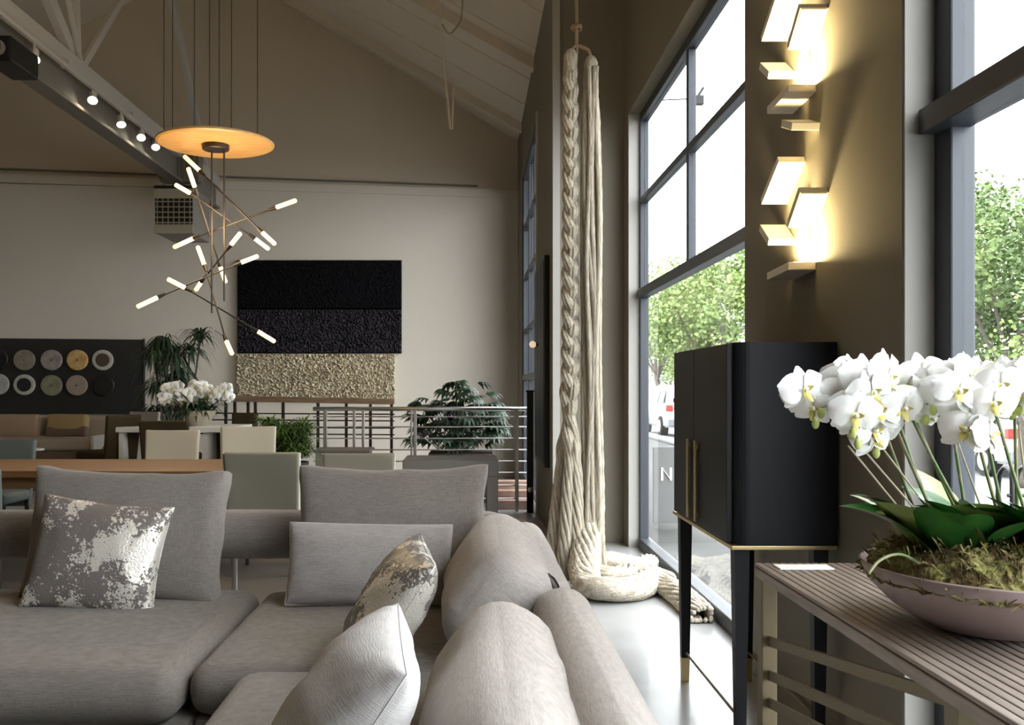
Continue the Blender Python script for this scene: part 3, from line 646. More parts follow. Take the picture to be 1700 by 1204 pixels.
leaf_specs = [(-.15, -.02, 2.0, 1), (-.13, .06, 1.6, 0), (-.10, -.08, 2.7, 0), (-.05, .02, .9, 0), (-.03, -.08, 3.6, 0), (.02, -.05, 2.0, 1), (.06, -.08, 2.7, 1), (.07, .05, .3, 0), (.12, -.10, -2.4, 0),
              (.14, .02, -1.4, 1), (.15, -.10, -2.2, 0), (-.14, -.08, 2.3, 0), (-.02, .14, .4, 1), (-.15, .08, 1.2, 1), (.18, -.06, -1.9, 1), (-.07, -.10, 1.6, 1), (-.10, -.10, 1.9, 0), (-.04, -.10, 1.2, 0), (.03, -.12, 1.5, 0), (.08, -.16, 1.1, 0), (-.14, -.02, 1.2, 0), (.10, -.05, 1.8, 0), (.0, .0, 2.4, 0), (-.15, -.06, .9, 1)]
for k, (x, y, a, g) in enumerate(leaf_specs):
    if k < 2:
        base = mk('leaf', leaf_mesh(.20, .115, .36, .30), M['leaf_olive' if g else 'leaf'], ob, True); me2 = base.data; lf = base
    else:
        lf = bpy.data.objects.new('leaf', me2); COL.objects.link(lf); lf.parent = ob
    lf.location = (x, y, moss_h(x, y)-.012); lf.rotation_euler = (random.uniform(.15, .6), random.uniform(-.25, .25), a); s = random.uniform(.8, 1.15); lf.scale = (s, s, s)
    if g and k >= 2:
        lf.material_slots[0].link = 'OBJECT'; lf.material_slots[0].material = M['leaf_olive']
    elif k >= 2:
        lf.material_slots[0].link = 'OBJECT'; lf.material_slots[0].material = M['leaf']
bm = B(); tube(bm, catmull([(-.18, -.1, .15), (-.25, -.12, .19), (-.31, -.15, .185), (-.35, -.18, .16)]), [.0035]*19, 6); mk('aerial_root', bm, M['stem'], ob, True)
# one orchid bloom, facing -y in its own frame
def bloom_mesh():
    bm = B()
    def petal(ang, L, W, back, mi=0, cup=.15, zoff=0):
        n = 7; rows = []
        ca, sa = math.cos(ang), math.sin(ang)
        for i in range(n+1):
            t = i/n; w_ = W*(math.sin(PI*(t**.8)*.94+.05)**.8)*.5
            row = []
            for s in (-1, -.5, 0, .5, 1):
                lx, lz = s*w_, L*t; y = back*t*t-cup*L*(1-s*s)*math.sin(PI*t)*.5+zoff+.06*W*math.sin(7*t+3*s)
                row.append(bm.verts.new((lx*ca+lz*sa, y, lz*ca-lx*sa)))
            rows.append(row)
        for i in range(n):
            for j in range(4):
                f = bm.faces.new((rows[i][j], rows[i][j+1], rows[i+1][j+1], rows[i+1][j])); f.material_index = mi
    for a in (0, R(128), R(-128)): petal(a, .050, .034, .012, 0, .1, .004)      # sepals
    for a in (R(74), R(-74)): petal(a, .056, .066, .010, 0, .22, 0)            # broad petals
    petal(PI, .024, .018, -.022, 1, .3, -.004)                                  # lip
    for a in (R(60), R(-60)): petal(a, .013, .012, -.012, 1, .3, -.006)
    bmesh.ops.create_uvsphere(bm, u_segments=8, v_segments=6, radius=.0055, matrix=Matrix.Translation((0, -.008, .002)))
    return bm
bloom0 = None
bud0 = None
def spike(root, tip, blooms, arch, nb=2):
    """one flower stem rising from the moss and arching; the blooms sit along its end"""
    global bloom0, bud0
    root, tip = Vector(root), Vector(tip)
    ctrl = [root, root.lerp(tip, .35)+Vector((0, 0, .05)), root.lerp(tip, .75)+Vector((0, 0, .10)), tip, tip+Vector(arch)*.5, tip+Vector(arch)]
    pts = catmull(ctrl, 6); bm = B(); tube(bm, pts, [.0042-.002*i/len(pts) for i in range(len(pts))], 7); st = mk('stem', bm, M['stem'], ob, True)
    L = len(pts)
    blooms += 2
    for k in range(blooms):
        f = .54+.44*k/max(1, blooms-1); p = pts[min(L-1, int(f*(L-1)))]
        side = (-1)**k
        off = Vector((random.uniform(-.03, .03)+side*.026, random.uniform(-.045, .02), random.uniform(-.035, .03)+.01))
        if bloom0 is None: b_ = mk('bloom', bloom_mesh(), [M['petal'], M['petal_centre']], st, True); bloom0 = b_.data
        else: b_ = bpy.data.objects.new('bloom', bloom0); COL.objects.link(b_); b_.parent = st
        b_.location = p+off; s = random.uniform(.92, 1.14); b_.scale = (s, s, s)
        b_.rotation_euler = (random.uniform(-.25, .35), random.uniform(-.35, .35), random.uniform(-.75, .55)+side*.25)
    for k in range(nb):
        if bud0 is None:
            bm = B(); bmesh.ops.create_uvsphere(bm, u_segments=8, v_segments=6, radius=.011, matrix=Matrix.Diagonal((.8, .8, 1.15, 1))); q = mk('bud', bm, M['bud'], st, True); bud0 = q.data
        else: q = bpy.data.objects.new('bud', bud0); COL.objects.link(q); q.parent = st
        q.location = pts[-1]+Vector((random.uniform(-.02, .02), random.uniform(-.03, .01), -.012-.022*k))
random.seed(21)
def wp(u, v, y): return P(u, v, y)-bc
spikes = [((-.12, .05), (1402, 640, 2.20), (-.07, -.02, -.02), 6), ((-.10, .0), (1416, 655, 2.12), (-.085, -.03, -.03), 6), ((-.07, .09), (1436, 645, 2.22), (-.06, -.04, -.02), 6), ((-.05, -.03), (1440, 668, 2.06), (-.04, -.05, -.055), 6),
          ((-.03, .03), (1462, 680, 2.12), (-.03, -.04, -.06), 5), ((.0, .08), (1556, 655, 2.15), (-.07, -.03, -.02), 6), ((.02, -.04), (1570, 648, 2.06), (-.06, -.04, -.03), 6), ((.06, .02), (1600, 655, 2.12), (-.05, -.04, -.04), 6),
          ((.05, -.10), (1612, 668, 1.98), (-.02, -.05, -.05), 5), ((.10, .05), (1680, 642, 2.15), (-.04, -.03, -.03), 5), ((.12, -.05), (1705, 640, 2.04), (-.05, -.04, -.02), 5), ((.14, .0), (1740, 655, 2.10), (-.04, -.03, -.03), 5)]
for (rx, ry), (u, v, y), arch, nb in spikes: spike((rx, ry, moss_h(rx, ry)-.01), wp(u, v, y), nb, arch)
for rx, ry, u, v, y in ((-.09, .03, 1408, 740, 2.16), (-.06, .0, 1432, 745, 2.12), (-.02, .06, 1462, 740, 2.18), (.03, .0, 1585, 720, 2.1), (.11, .0, 1690, 700, 2.1)):
    bm = B(); tube(bm, [Vector((rx, ry, .15)), wp(u, v, y)], .0022, 6); mk('stake', bm, M['pot_beige'], ob)

# ================================================================== WALL LIGHTS ON THE PILLAR
def sconce(lab, dz, extra):
    s = thing('wall_sconce', lab, 'lamp', (XW, 3.72, 2.0+dz), 0, 'slab wall sconces')
    def slab(y0, z0, y1, z1, m='white_plate', lit=None, wx=.108, th=.03, x1=XW):
        a, b = Vector((0, y0, z0+dz)), Vector((0, y1, z1+dz)); d = b-a; c = (a+b)/2; c.x = x1-wx/2
        Rm = d.to_track_quat('Y', 'Z').to_matrix(); bm = B(); obox(bm, c, (wx, d.length, th), Rm, .002); pl = mk('slab', bm, M[m], s, world=True)
        if lit:
            n = Rm @ Vector((0, 0, -1)); bm = B(); obox(bm, c+n*(th/2+.001), (wx-.014, d.length-.012, .003), Rm); mk('glow_plate', bm, M['lit_panel' if lit == 1 else 'lit_dim'], pl, world=True)  # glow put on the slab underside in place of LED light falling there
        return pl
    slab(3.96, 2.142, 3.74, 2.268, lit=True); slab(3.63, 1.985, 3.50, 2.095, lit=2)
    slab(3.98, 2.035, 3.86, 1.955); slab(3.88, 1.815, 3.62, 1.825)
    if extra: slab(3.70, 2.40, 3.58, 2.355)
    bm = B(); box(bm, (XW-.008, 3.68, 1.84+dz), (XW, 3.78, 2.12+dz), .002); mk('back_plate', bm, M['heater_side'], s, world=True)
    bm = B(); box(bm, (XW-.075, 3.65, 1.835+dz), (XW-.035, 3.80, 1.845+dz)); mk('led_strip', bm, M['led'], s, world=True)
    ld = bpy.data.lights.new('sconce_lamp', 'AREA'); ld.shape = 'RECTANGLE'; ld.size = .12; ld.size_y = .05; ld.energy = 18; ld.color = (1, .76, .36)
    lo = bpy.data.objects.new('lamp', ld); COL.objects.link(lo); lo.parent = s; lo.matrix_local = Matrix.Translation(Vector((XW-.045, 3.70, 1.85+dz))-ORG[s]) @ Euler((PI, R(-10), PI/2)).to_matrix().to_4x4()
    return s
sconce('lower white slab wall sconce glowing warm on the olive pillar', 0, True)
sconce('upper white slab wall sconce cut by the top of the picture', .69, False)

# ================================================================== CHANDELIER
cy = 6.8; cc = P(358, 238, cy)
ch = thing('chandelier', 'bronze rod chandelier of glowing tube lamps below a honey birch disc', 'chandelier', cc)
bm = B(); lathe(bm, [(.40, -.012), (.418, -.004), (.42, .006), (.41, .014), (.02, .02)], 56, c=cc, cap_lo=True, cap_hi=True); mk('canopy_disc', bm, M['canopy'], ch, False, True)
bm = B(); lathe(bm, [(.09, -.05), (.097, -.045), (.097, -.012)], 28, c=cc, cap_hi=True); mk('hub', bm, M['dark_metal'], ch, False, True)
for dx, v1 in ((-.028, 520), (.062, 500)):
    p = cc+Vector((dx, 0, -.03)); e = P(0, v1, cy); bm = B(); tube(bm, [p, (p.x, cy, e.z)], .007, 8); mk('drop_rod', bm, M['dark_metal'], ch, world=True)
for dx in (-.05, .11, .02, -.32, .30):
    p = cc+Vector((dx, .02, .01)); bm = B(); tube(bm, [p, (p.x, p.y, zc(p.x)-.01)], .003, 6); mk('suspension_cable', bm, M['dark_metal'], ch, world=True)
ld = bpy.data.lights.new('chandelier_lamp', 'POINT'); ld.energy = 22; ld.color = (1, .74, .42); ld.shadow_soft_size = .25
lo = bpy.data.objects.new('lamp', ld); COL.objects.link(lo); lo.parent = ch; lo.location = (.05, -.1, -.62)
rods = [((305.5, 259, 333, 285), (434.5, 385, 457, 406), 1), ((312, 278, 324, 313), (365, 441, 375, 470), -1), ((290, 306, 318, 322), (421.6, 395, 447, 414.5), -1), ((288, 411, 323, 395), (457, 345, 492, 332.5), 1),
        ((328, 409, 340, 442), (375, 564.5, 385.7, 589), 1), ((399.6, 386.6, 383, 407.5), (335, 467, 324.6, 482.5), -1), ((429, 425, 398, 437), (263.6, 493, 227, 510), 1), ((277.5, 463, 309, 479), (426, 549, 457, 568), -1)]
for i, (a, b, sg) in enumerate(rods):
    dd = .02+.012*i; ya, yb = cy+sg*.16, cy-sg*.16
    ends = ((a[0], a[1]), (a[2], a[3]), (b[0], b[1]), (b[2], b[3]))
    A_, Z_ = Vector(ends[0]), Vector(ends[3]); tot = (Z_-A_).length
    pts = [P(e[0], e[1], ya+(yb-ya)*((Vector(e)-A_).length/tot)+.01*((i % 3)-1)) for e in ends]
    bm = B(); tube(bm, [pts[1], pts[2]], .006, 8); rd = mk('rod', bm, M['dark_metal'], ch, world=True)
    for q0, q1 in ((pts[1], pts[0]), (pts[2], pts[3])):
        d = (q1-q0).normalized(); bm = B(); tube(bm, [q0-d*.05, q0+d*.008], [.010, .016], 10); mk('socket', bm, M['dark_metal'], rd, world=True)
        bm = B(); tube(bm, [q0+d*.008, q0+d*.012, q1-d*.008, q1], [.011, .016, .016, .009], 12); mk('tube_lamp', bm, M['bulb'], rd, True, True)

# ================================================================== BACK WALL OBJECTS
# tufted textile
def tuft_panel(c00, c10, c11, c01, nx, nz, dep, amp, fine, seed):
    """four wall points (world), raised towards the room, tufted"""
    bm = B(); vs = []; nrm = (c10-c00).cross(c01-c00).normalized()
    if nrm.y > 0: nrm = -nrm
    for i in range(nx+1):
        for j in range(nz+1):
            s, t_ = i/nx, j/nz; p = c00.lerp(c10, s).lerp(c01.lerp(c11, s), t_)
            edge = i in (0, nx) or j in (0, nz)
            d = 0 if edge else dep+amp*noise.noise(Vector((s*fine*(nx/nz)*2.2, t_*fine*2.2, seed)))+amp*random.uniform(-.5, .5)
            vs.append(bm.verts.new(p+nrm*d))
    for i in range(nx):
        for j in range(nz): k = i*(nz+1)+j; bm.faces.new((vs[k], vs[k+nz+1], vs[k+nz+2], vs[k+1]))
    bmesh.ops.recalc_face_normals(bm, faces=bm.faces); return bm
random.seed(5)
ac = BW(530, 660)
ar = thing('textile_wall_panel', 'tufted wall textile in black, charcoal and cream bands on the white wall', 'artwork', ac)
def band(u0, u1, v0, v1, m, amp, nx, nz, nm):
    mk(nm, tuft_panel(BW(u0, v1, .004), BW(u1, v1, .004), BW(u1, v0, .004), BW(u0, v0, .004), nx, nz, .085, amp, 14, v0), M[m], ar, False, True)
band(394, 667, 432, 514, 'art_black', .02, 150, 44, 'black_band'); band(394, 667, 514, 587, 'art_grey', .05, 160, 42, 'charcoal_band'); band(393, 656, 587, 663, 'art_cream', .075, 170, 48, 'cream_band')
# black board with round samples
bl = BW(-190, 688); br = BW(238, 563)
bd = thing('display_board', 'long black display board on the white wall behind the seats', 'board', BW(120, 688))
bm = B(); a, b, c, d = BW(-190, 688, .06), BW(239, 688, .06), BW(239, 564, .06), BW(-190, 560, .06)
f_ = [bm.verts.new(q) for q in (a, b, c, d)]; g_ = [bm.verts.new(q+Vector((0, .056, 0))) for q in (a, b, c, d)]
bm.faces.new(f_); bm.faces.new(g_[::-1])
for i in range(4): bm.faces.new((f_[i], g_[i], g_[(i+1) % 4], f_[(i+1) % 4]))
bmesh.ops.recalc_face_normals(bm, faces=bm.faces); mk('panel', bm, M['board'], bd, world=True)
bm = B(); tube(bm, [BW(239, 690, .065), BW(239, 562, .065)], .012, 6); mk('edge_strip', bm, M['black_metal'], bd, world=True)
def disc(u, v, lab, cols, ring=None, rim=.148):
    p = BW(u, v, .062); ang = math.atan(.13)
    o = thing('sample_disc', lab, 'disc', p, ang, 'round material samples on the black board')
    Rm = Matrix.Rotation(PI/2, 4, 'X')
    bm = B(); lathe(bm, [(rim, 0), (rim, .025), (rim-.012, .032), (.001, .032)], 32); bm.transform(Rm); mk('face', bm, two_tone('sample_%d_%d' % (u, v), cols[0], cols[1], 14), o, False)
    if ring: bm = B(); lathe(bm, [(rim*.66, .0325), (rim*.64, .037), (.001, .037)], 28); bm.transform(Rm); mk('centre', bm, mat('sample_centre_%d' % u, ring, .8), o)
    else: bm = B(); lathe(bm, [(.012, .032), (.01, .038), (.001, .038)], 10); bm.transform(Rm); mk('pin', bm, M['dark_metal'], o)
disc(41, 598, 'grey-brown round sample, upper row of the black board, first pale one', ((.19, .17, .125), (.25, .22, .16)))
disc(86, 598, 'pale pinkish grey round sample second in the upper row of the black board', ((.33, .29, .26), (.24, .20, .19)))
disc(129, 598, 'yellow and honey round sample in the upper row of the black board', ((.58, .42, .16), (.50, .25, .10)))
disc(171, 598, 'white ringed round sample with brown centre ending the upper row of the black board', ((.50, .48, .43), (.40, .38, .34)), (.07, .05, .03))
disc(-2, 638, 'pale grey round sample cut by the picture edge in the lower row', ((.40, .39, .36), (.32, .32, .30)))
disc(41, 639, 'white ringed round sample with black centre in the lower row', ((.48, .47, .43), (.38, .37, .33)), (.012, .012, .01))
disc(86, 640, 'greenish grey round sample in the lower row of the black board', ((.25, .25, .155), (.20, .18, .13)))
disc(128, 640, 'pinkish grey round sample in the lower row of the black board', ((.36, .26, .20), (.29, .24, .21)))
disc(173, 641, 'black round sample ending the lower row of the black board', ((.006, .007, .006), (.008, .009, .008)))
disc(-4, 597, 'black round sample cut by the picture edge in the upper row', ((.006, .007, .006), (.008, .009, .008)))

# wall screen on the far right wall and globe lamp
t = thing('wall_screen', 'tall black screen mounted edge-on on the far right wall', 'screen', (XF, 9.2, 1.6))
bm = B(); box(bm, (XF-.05, 8.60, .62), (XF-.002, 9.85, 2.58), .006); mk('screen_body', bm, M['black_metal'], t, world=True)
bm = B(); box(bm, (XF-.054, 8.64, .66), (XF-.05, 9.81, 2.54)); mk('glass_face', bm, M['cabinet'], t, world=True)
gp = P(902, 572, 9.3); gp.x = XF-.09
t = thing('globe_sconce', 'small warm globe lamp glowing on the far right wall before the black screen', 'lamp', (XF-.054, 9.3, gp.z))
bm = B(); bmesh.ops.create_uvsphere(bm, u_segments=16, v_segments=10, radius=.035, matrix=Matrix.Translation((XF-.11, 9.3, gp.z))); mk('globe', bm, mat('lit_globe_glass', (.8, .7, .55), .4, emit=((1, .78, .5), .35)), t, True, True)
bm = B(); tube(bm, [(XF-.054, 9.3, gp.z), (XF-.10, 9.3, gp.z)], .015, 8); mk('arm', bm, M['dark_metal'], t, world=True)

# ================================================================== DINING FURNITURE
def chair(lab, grp, loc, rz, m, w_=.49, hb=.90, sh=.46, pip=None, proto=[None]):
    """upholstered dining chair, back panel on its -y side (its rear faces -y at rz=0)"""
    o = thing('dining_chair', lab, 'chair', loc, rz, grp)
    bm = B(); rbox(bm, (w_*.96, .48, .09), .03, (0, 0, .012), 6, .003, 2, M4=Matrix.Translation((0, .02, sh-.045))); mk('seat', bm, M[m], o, True)
    bm = B(); Mx = Matrix.Translation((0, -.245, (hb+.30)/2)) @ Matrix.Rotation(R(7), 4, 'X')
    rbox(bm, (w_, .055, hb-.30), .022, (0, -.02, -.012), 8, .002, 3, taper=-.035, M4=Mx); bk = mk('backrest', bm, M[m], o, True)
    if pip:
        hz = (hb-.30)/2-.006
        for s in (-1, 1):
            bm = B(); tube(bm, [Mx @ Vector((s*w_/2*(.965), 0, -hz)), Mx @ Vector((s*w_/2*1.035, 0, hz))], .008, 6); mk('piping', bm, M[pip], bk)
    for x in (-1, 1):
        for y in (-.2, .22):
            bm = B(); bmesh.ops.create_cone(bm, cap_ends=True, segments=8, radius1=.014, radius2=.022, depth=sh-.08, matrix=Matrix.Translation((x*w_*.42, y, (sh-.08)/2))); mk('leg', bm, M['dark_metal'], o)
    return o
rg = thing('rug', 'dark brown flat woven rug under the oak dining table', 'rug', (-2.9, 6.6, 0))
bm = B(); box(bm, (-5.6, 5.0, .001), (-.75, 8.7, .012), .003); mk('pile', bm, M['rug'], rg, world=True)
bm = B()
for x_ in (-5.6, -.75): box(bm, (x_-.02, 5.0, .002), (x_+.02, 8.7, .014), .003)
mk('binding', bm, M['chair_brown'], rg, world=True, kind='stuff')
# long oak table
tb = thing('dining_table', 'long warm oak dining table behind the sofa cushions', 'table', (-3.2, 7.15, 0))
bm = B(); box(bm, (-4.9, 6.62, .715), (-1.69, 7.72, .765), .006); mk('tabletop', bm, M['wood'], tb, world=True)
bm = B(); box(bm, (-1.69, 6.62, .66), (-1.66, 7.72, .765), .004); mk('end_board', bm, M['wood'], tb, world=True)
for x in (-4.6, -1.95):
    for y in (6.8, 7.55): bm = B(); box(bm, (x-.05, y-.05, 0), (x+.05, y+.05, .715), .006); mk('leg', bm, M['wood'], tb, world=True)
for y in (6.74, 7.58): bm = B(); box(bm, (-4.6, y, .63), (-1.95, y+.03, .715)); mk('apron', bm, M['wood'], tb, world=True)
G1 = 'upholstered chairs around the tables'
chair('sage grey dining chair with tall back turned to us, right of the oak table', G1, (-1.47, 6.85, 0), 0, 'chair_sage', .52, .905, pip='piping')
chair('sage grey dining chair further back with pale piping, behind the right back cushion', G1, (-.99, 8.55, 0), 0, 'chair_sage', .62, .78, pip='piping')
chair('pale beige dining chair behind the oak table, left of the white table end', G1, (-2.72, 8.25, 0), PI, 'chair_beige', .48, .975)
chair('pale beige dining chair behind the oak table, right of the white table end', G1, (-2.02, 8.45, 0), PI+.2, 'chair_beige', .48, 1.0, pip='piping')
chair('blue-grey dining chair at the left picture edge with its back to us', G1, (-3.28, 6.28, 0), 0, 'chair_teal', .50, .845)
chair('blue-grey dining chair beyond the oak table, at the left picture edge', G1, (-4.12, 8.05, 0), PI, 'chair_teal', .48, .90)
chair('dark brown leather chair angled beside the white table, its back in profile', G1, (-3.80, 9.75, .24), R(58), 'chair_brown', .40, .84)
chair('dark brown leather chair behind the pale beige left chair', G1, (-2.98, 9.35, .24), 0, 'chair_brown', .47, .80)
chair('dark brown leather chair beyond the white table, before the wooden handrail', G1, (-2.66, 10.75, .24), PI, 'chair_brown', .30, .83)
chair('light grey armless chair beside the white table below the tall palm', G1, (-3.92, 10.75, .24), PI-.3, 'chair_light', .40, .84)
# white table
wt = thing('white_table', 'white lacquer table with slab ends behind the oak table', 'table', (-3.0, 9.9, .24))
bm = B(); box(bm, (-3.62, 9.52, .90), (-2.42, 10.35, .955), .005); mk('tabletop', bm, M['tabletop_white'], wt, world=True)
for x in (-3.6, -2.47): bm = B(); box(bm, (x, 9.55, .24), (x+.05, 10.3, .90), .004); mk('slab_end', bm, M['tabletop_white'], wt, world=True)
bm = B(); box(bm, (-2.74, 9.58, .24), (-2.69, 10.28, .90), .004); mk('slab_end', bm, M['tabletop_white'], wt, world=True)
bm = B(); box(bm, (-2.69, 9.9, .30), (-2.47, 9.94, .90)); mk('shade_panel', bm, M['dark_inside'], wt, world=True)  # dark panel stands in for the shade between the slab ends
# far beige sofa with cushions
fs = thing('beige_sofa', 'beige two seat sofa on the raised floor below the black board', 'sofa', (-5.3, 11.6, .24))
yf = 11.2
a = P(-120, 728, yf); b = P(152, 760, yf)
def softs(nm, lo, hi, r, m): soft(nm, lo, hi, r, (0, 0, .008), m, 5, .003, 3, fs)
softs('seat', (a.x, yf, .60), (b.x, yf+.85, .745), .04, 'sofa_beige'); softs('base', (a.x, yf+.02, .30), (b.x, yf+.85, .60), .03, 'brown_cloth'); softs('backrest', (a.x, yf+.72, .45), (b.x-.05, yf+.92, .99), .05, 'sofa_beige')
bm = B(); box(bm, (b.x-.005, yf-.01, .24), (b.x+.03, yf+.9, .78), .005); mk('end_panel', bm, M['tabletop_white'], fs, world=True)
for x in (a.x+.1, b.x-.1):
    for y in (yf+.08, yf+.8): bm = B(); box(bm, (x-.025, y-.025, .24), (x+.025, y+.025, .31)); mk('leg', bm, M['dark_metal'], fs, world=True)
def far_cushion(u0, u1, v0, v1, y, m, lab, lower=None):
    a, b = P(u0, v1, y), P(u1, v0, y); c = (a+b)/2; o = thing('sofa_cushion', lab, 'cushion', (c.x, y, a.z), 0, 'cushions on the beige sofa')
    bm = B(); rbox(bm, (b.x-a.x, .14, b.z-a.z), .04, (0, .03, 0), 5, .004, 4, M4=Matrix.Translation((0, 0, (b.z-a.z)/2)) @ Matrix.Rotation(R(-9), 4, 'X')); mk('cover', bm, M[m], o, True)
    if lower:
        bm = B(); rbox(bm, ((b.x-a.x)*1.02, .155, (b.z-a.z)*.5), .03, (0, .02, 0), 5, .003, 5, M4=Matrix.Translation((0, -.012, (b.z-a.z)*.27)) @ Matrix.Rotation(R(-9), 4, 'X')); mk('wrap', bm, M[lower], o, True)
far_cushion(-10, 66, 688, 728, 11.72, 'tan_cloth', 'tan cushion at the left picture edge on the beige sofa')
far_cushion(80, 146, 688, 728, 11.72, 'gold_cloth', 'ochre and brown cushion right of the tan one on the beige sofa', 'brown_cloth')
# small white lamp table before the beige sofa
p = P(50, 745, 10.2)
st = thing('side_table', 'tiny white topped pedestal table before the beige sofa', 'table', (p.x, 10.2, .24))
bm = B(); lathe(bm, [(.14, p.z-.02), (.145, p.z-.01), (.145, p.z)], 24, (p.x, 10.2, 0), cap_hi=True); mk('top', bm, M['tabletop_white'], st, world=True)
bm = B(); tube(bm, [(p.x, 10.2, .26), (p.x, 10.2, p.z-.02)], .025); mk('stem', bm, M['dark_metal'], st, world=True)
bm = B(); lathe(bm, [(.13, .24), (.12, .262)], 20, (p.x, 10.2, 0), cap_hi=True); mk('foot', bm, M['dark_metal'], st, world=True)
# grey low table by the railing
gx0, gx1, gy = P(668, 0, 9.0).x, P(828, 0, 9.0).x, 9.0
gt = thing('grey_side_table', 'grey-brown square legged table right of the back cushion', 'table', ((gx0+gx1)/2, gy+.3, 0))
bm = B(); box(bm, (gx0, gy, .50), (gx1, gy+.7, .655), .008); mk('top', bm, M['table_grey'], gt, world=True)
for x in (gx0+.06, gx1-.06):
    for y in (gy+.06, gy+.64): bm = B(); box(bm, (x-.055, y-.055, 0), (x+.055, y+.055, .50), .005); mk('leg', bm, M['table_grey'], gt, world=True)
bs = thing('brown_sideboard', 'low dark olive sideboard between the sage chairs', 'sideboard', (-1.35, 9.7, 0))
bm = B(); box(bm, (-1.58, 9.5, .06), (-1.05, 9.92, .70), .01); mk('body', bm, M['chair_sage'], bs, world=True)
bm = B(); box(bm, (-1.60, 9.47, .70), (-1.02, 9.95, .725), .005); mk('top', bm, M['table_grey'], bs, world=True)
bm = B(); box(bm, (-1.55, 9.55, 0), (-1.10, 9.87, .06)); mk('plinth', bm, M['board'], bs, world=True)

# ================================================================== RAILINGS AND STEPS
ry = 10.25
rl = thing('steel_railing', 'brushed steel railing with thin horizontal bars before the leafy plant', 'railing', (-.4, ry, 0))
xa, xb = P(520, 0, ry).x, P(884, 0, ry).x
ztop = P(0, 679, ry).z
xb = min(xb, XF-.03)
bm = B(); tube(bm, [(xa, ry, ztop), (xb, ry, ztop)], .024, 10); mk('handrail', bm, M['chrome'], rl, True, True)
for v in (692, 709, 728, 747, 766, 785, 806, 828):
    z = P(0, v, ry).z; bm = B(); tube(bm, [(xa, ry, z), (xb, ry, z)], .007, 8); mk('bar', bm, M['chrome'], rl, True, True)
for u, wd in ((540, .04), (588, .028), (603, .028), (683, .02), (689, .035), (858, .04)):
    x = min(P(u, 0, ry).x, XF-.06); bm = B(); box(bm, (x-wd/2, ry-.02, 0), (x+wd/2, ry+.02, ztop-.01), .003); mk('post', bm, M['chrome'], rl, world=True)
x = P(879, 0, ry).x
gpst = thing('gate_post', 'dark steel gate post at the end of the steel railing', 'post', (x, ry-.1, 0))
bm = B(); box(bm, (x-.035, ry-.14, 0), (x+.035, ry-.05, 1.31), .004); mk('post', bm, M['black_metal'], gpst, world=True)
bm = B(); box(bm, (x-.045, ry-.15, 1.31), (x+.045, ry-.04, 1.33), .004); mk('cap', bm, M['black_metal'], gpst, world=True)
bm = B(); bmesh.ops.create_uvsphere(bm, u_segments=10, v_segments=8, radius=.03, matrix=Matrix.Translation((x, ry-.165, P(0, 811, ry).z))); mk('knob', bm, M['chrome'], gpst, True, True)
ry2 = 12.3
r2 = thing('wood_topped_railing', 'far dark railing with a brown wooden handrail under the wall textile', 'railing', (-2.2, ry2, 0))
pa, pb = P(330, 661, ry2), P(655, 667, ry2)
bm = B(); obox(bm, (pa+pb)/2, ((pb-pa).length, .07, .075), (pb-pa).to_track_quat('X', 'Z').to_matrix(), .01); mk('handrail', bm, M['wood_rail'], r2, world=True)
for u in (375, 390, 412, 424, 470, 528, 575, 615, 650):
    x = P(u, 0, ry2).x; z0_ = .24 if x < -1.98 else 0; bm = B(); box(bm, (x-.018, ry2-.02, z0_), (x+.018, ry2+.02, pa.z-.03-.02)); mk('post', bm, M['dark_metal'], r2, world=True)
for v in (686, 697, 709, 720):
    bm = B(); tube(bm, [P(330, v, ry2), P(655, v+2, ry2)], .010, 6); mk('bar', bm, M['dark_metal'], r2, world=True)
sp = thing('wooden_steps', 'low pinkish wooden steps behind the end of the steel railing', 'steps', (.55, 10.8, 0))
for k in range(3):
    bm = B(); box(bm, (.30, 10.4+k*.18, 0), (.66, 10.4+(k+1)*.18, .10+k*.09), .006); mk('step', bm, M['tread'], sp, world=True)

# ================================================================== PLANTS INDOORS
def strips(bm, c, n, L, W, up, drp, seed, r0=.03):
    random.seed(seed); c = Vector(c)
    for _ in range(n):
        a = random.random()*2*PI; l = L*random.uniform(.6, 1.1); d = Vector((math.cos(a), math.sin(a), 0)); u_ = up*random.uniform(.6, 1.2); dr = drp*random.uniform(.7, 1.3)
        s = Vector((-d.y, d.x, 0)); p0 = c+d*r0*random.random()+Vector((0, 0, random.uniform(-.05, .05))); rows = []
        for i in range(6):
            t_ = i/5; p = p0+d*(l*t_*.75)+Vector((0, 0, l*(u_*t_-dr*t_*t_))); w_ = W*(math.sin(PI*(.12+.86*t_)))+.0008
            rows.append((bm.verts.new(p-s*w_), bm.verts.new(p+s*w_)))
        for i in range(5): bm.faces.new((rows[i][0], rows[i][1], rows[i+1][1], rows[i+1][0]))
    return bm
def pot(name, c, r, h, m, parent, world=True, r0=.75):
    bm = B(); lathe(bm, [(r*r0, 0), (r, h), (r*.92, h), (r*.9, h-.04), (.002, h-.04)], 24, c); return mk('pot', bm, M[m], parent, False, world)
px_ = P(288, 0, 11.4).x; py_ = 11.4
tp = thing('weeping_palm', 'tall dark weeping palm between the black board and the wall textile', 'plant', (px_, py_, .24))
pot('pot', (px_, py_, .24), .24, .50, 'pot_dark', tp)
random.seed(4)
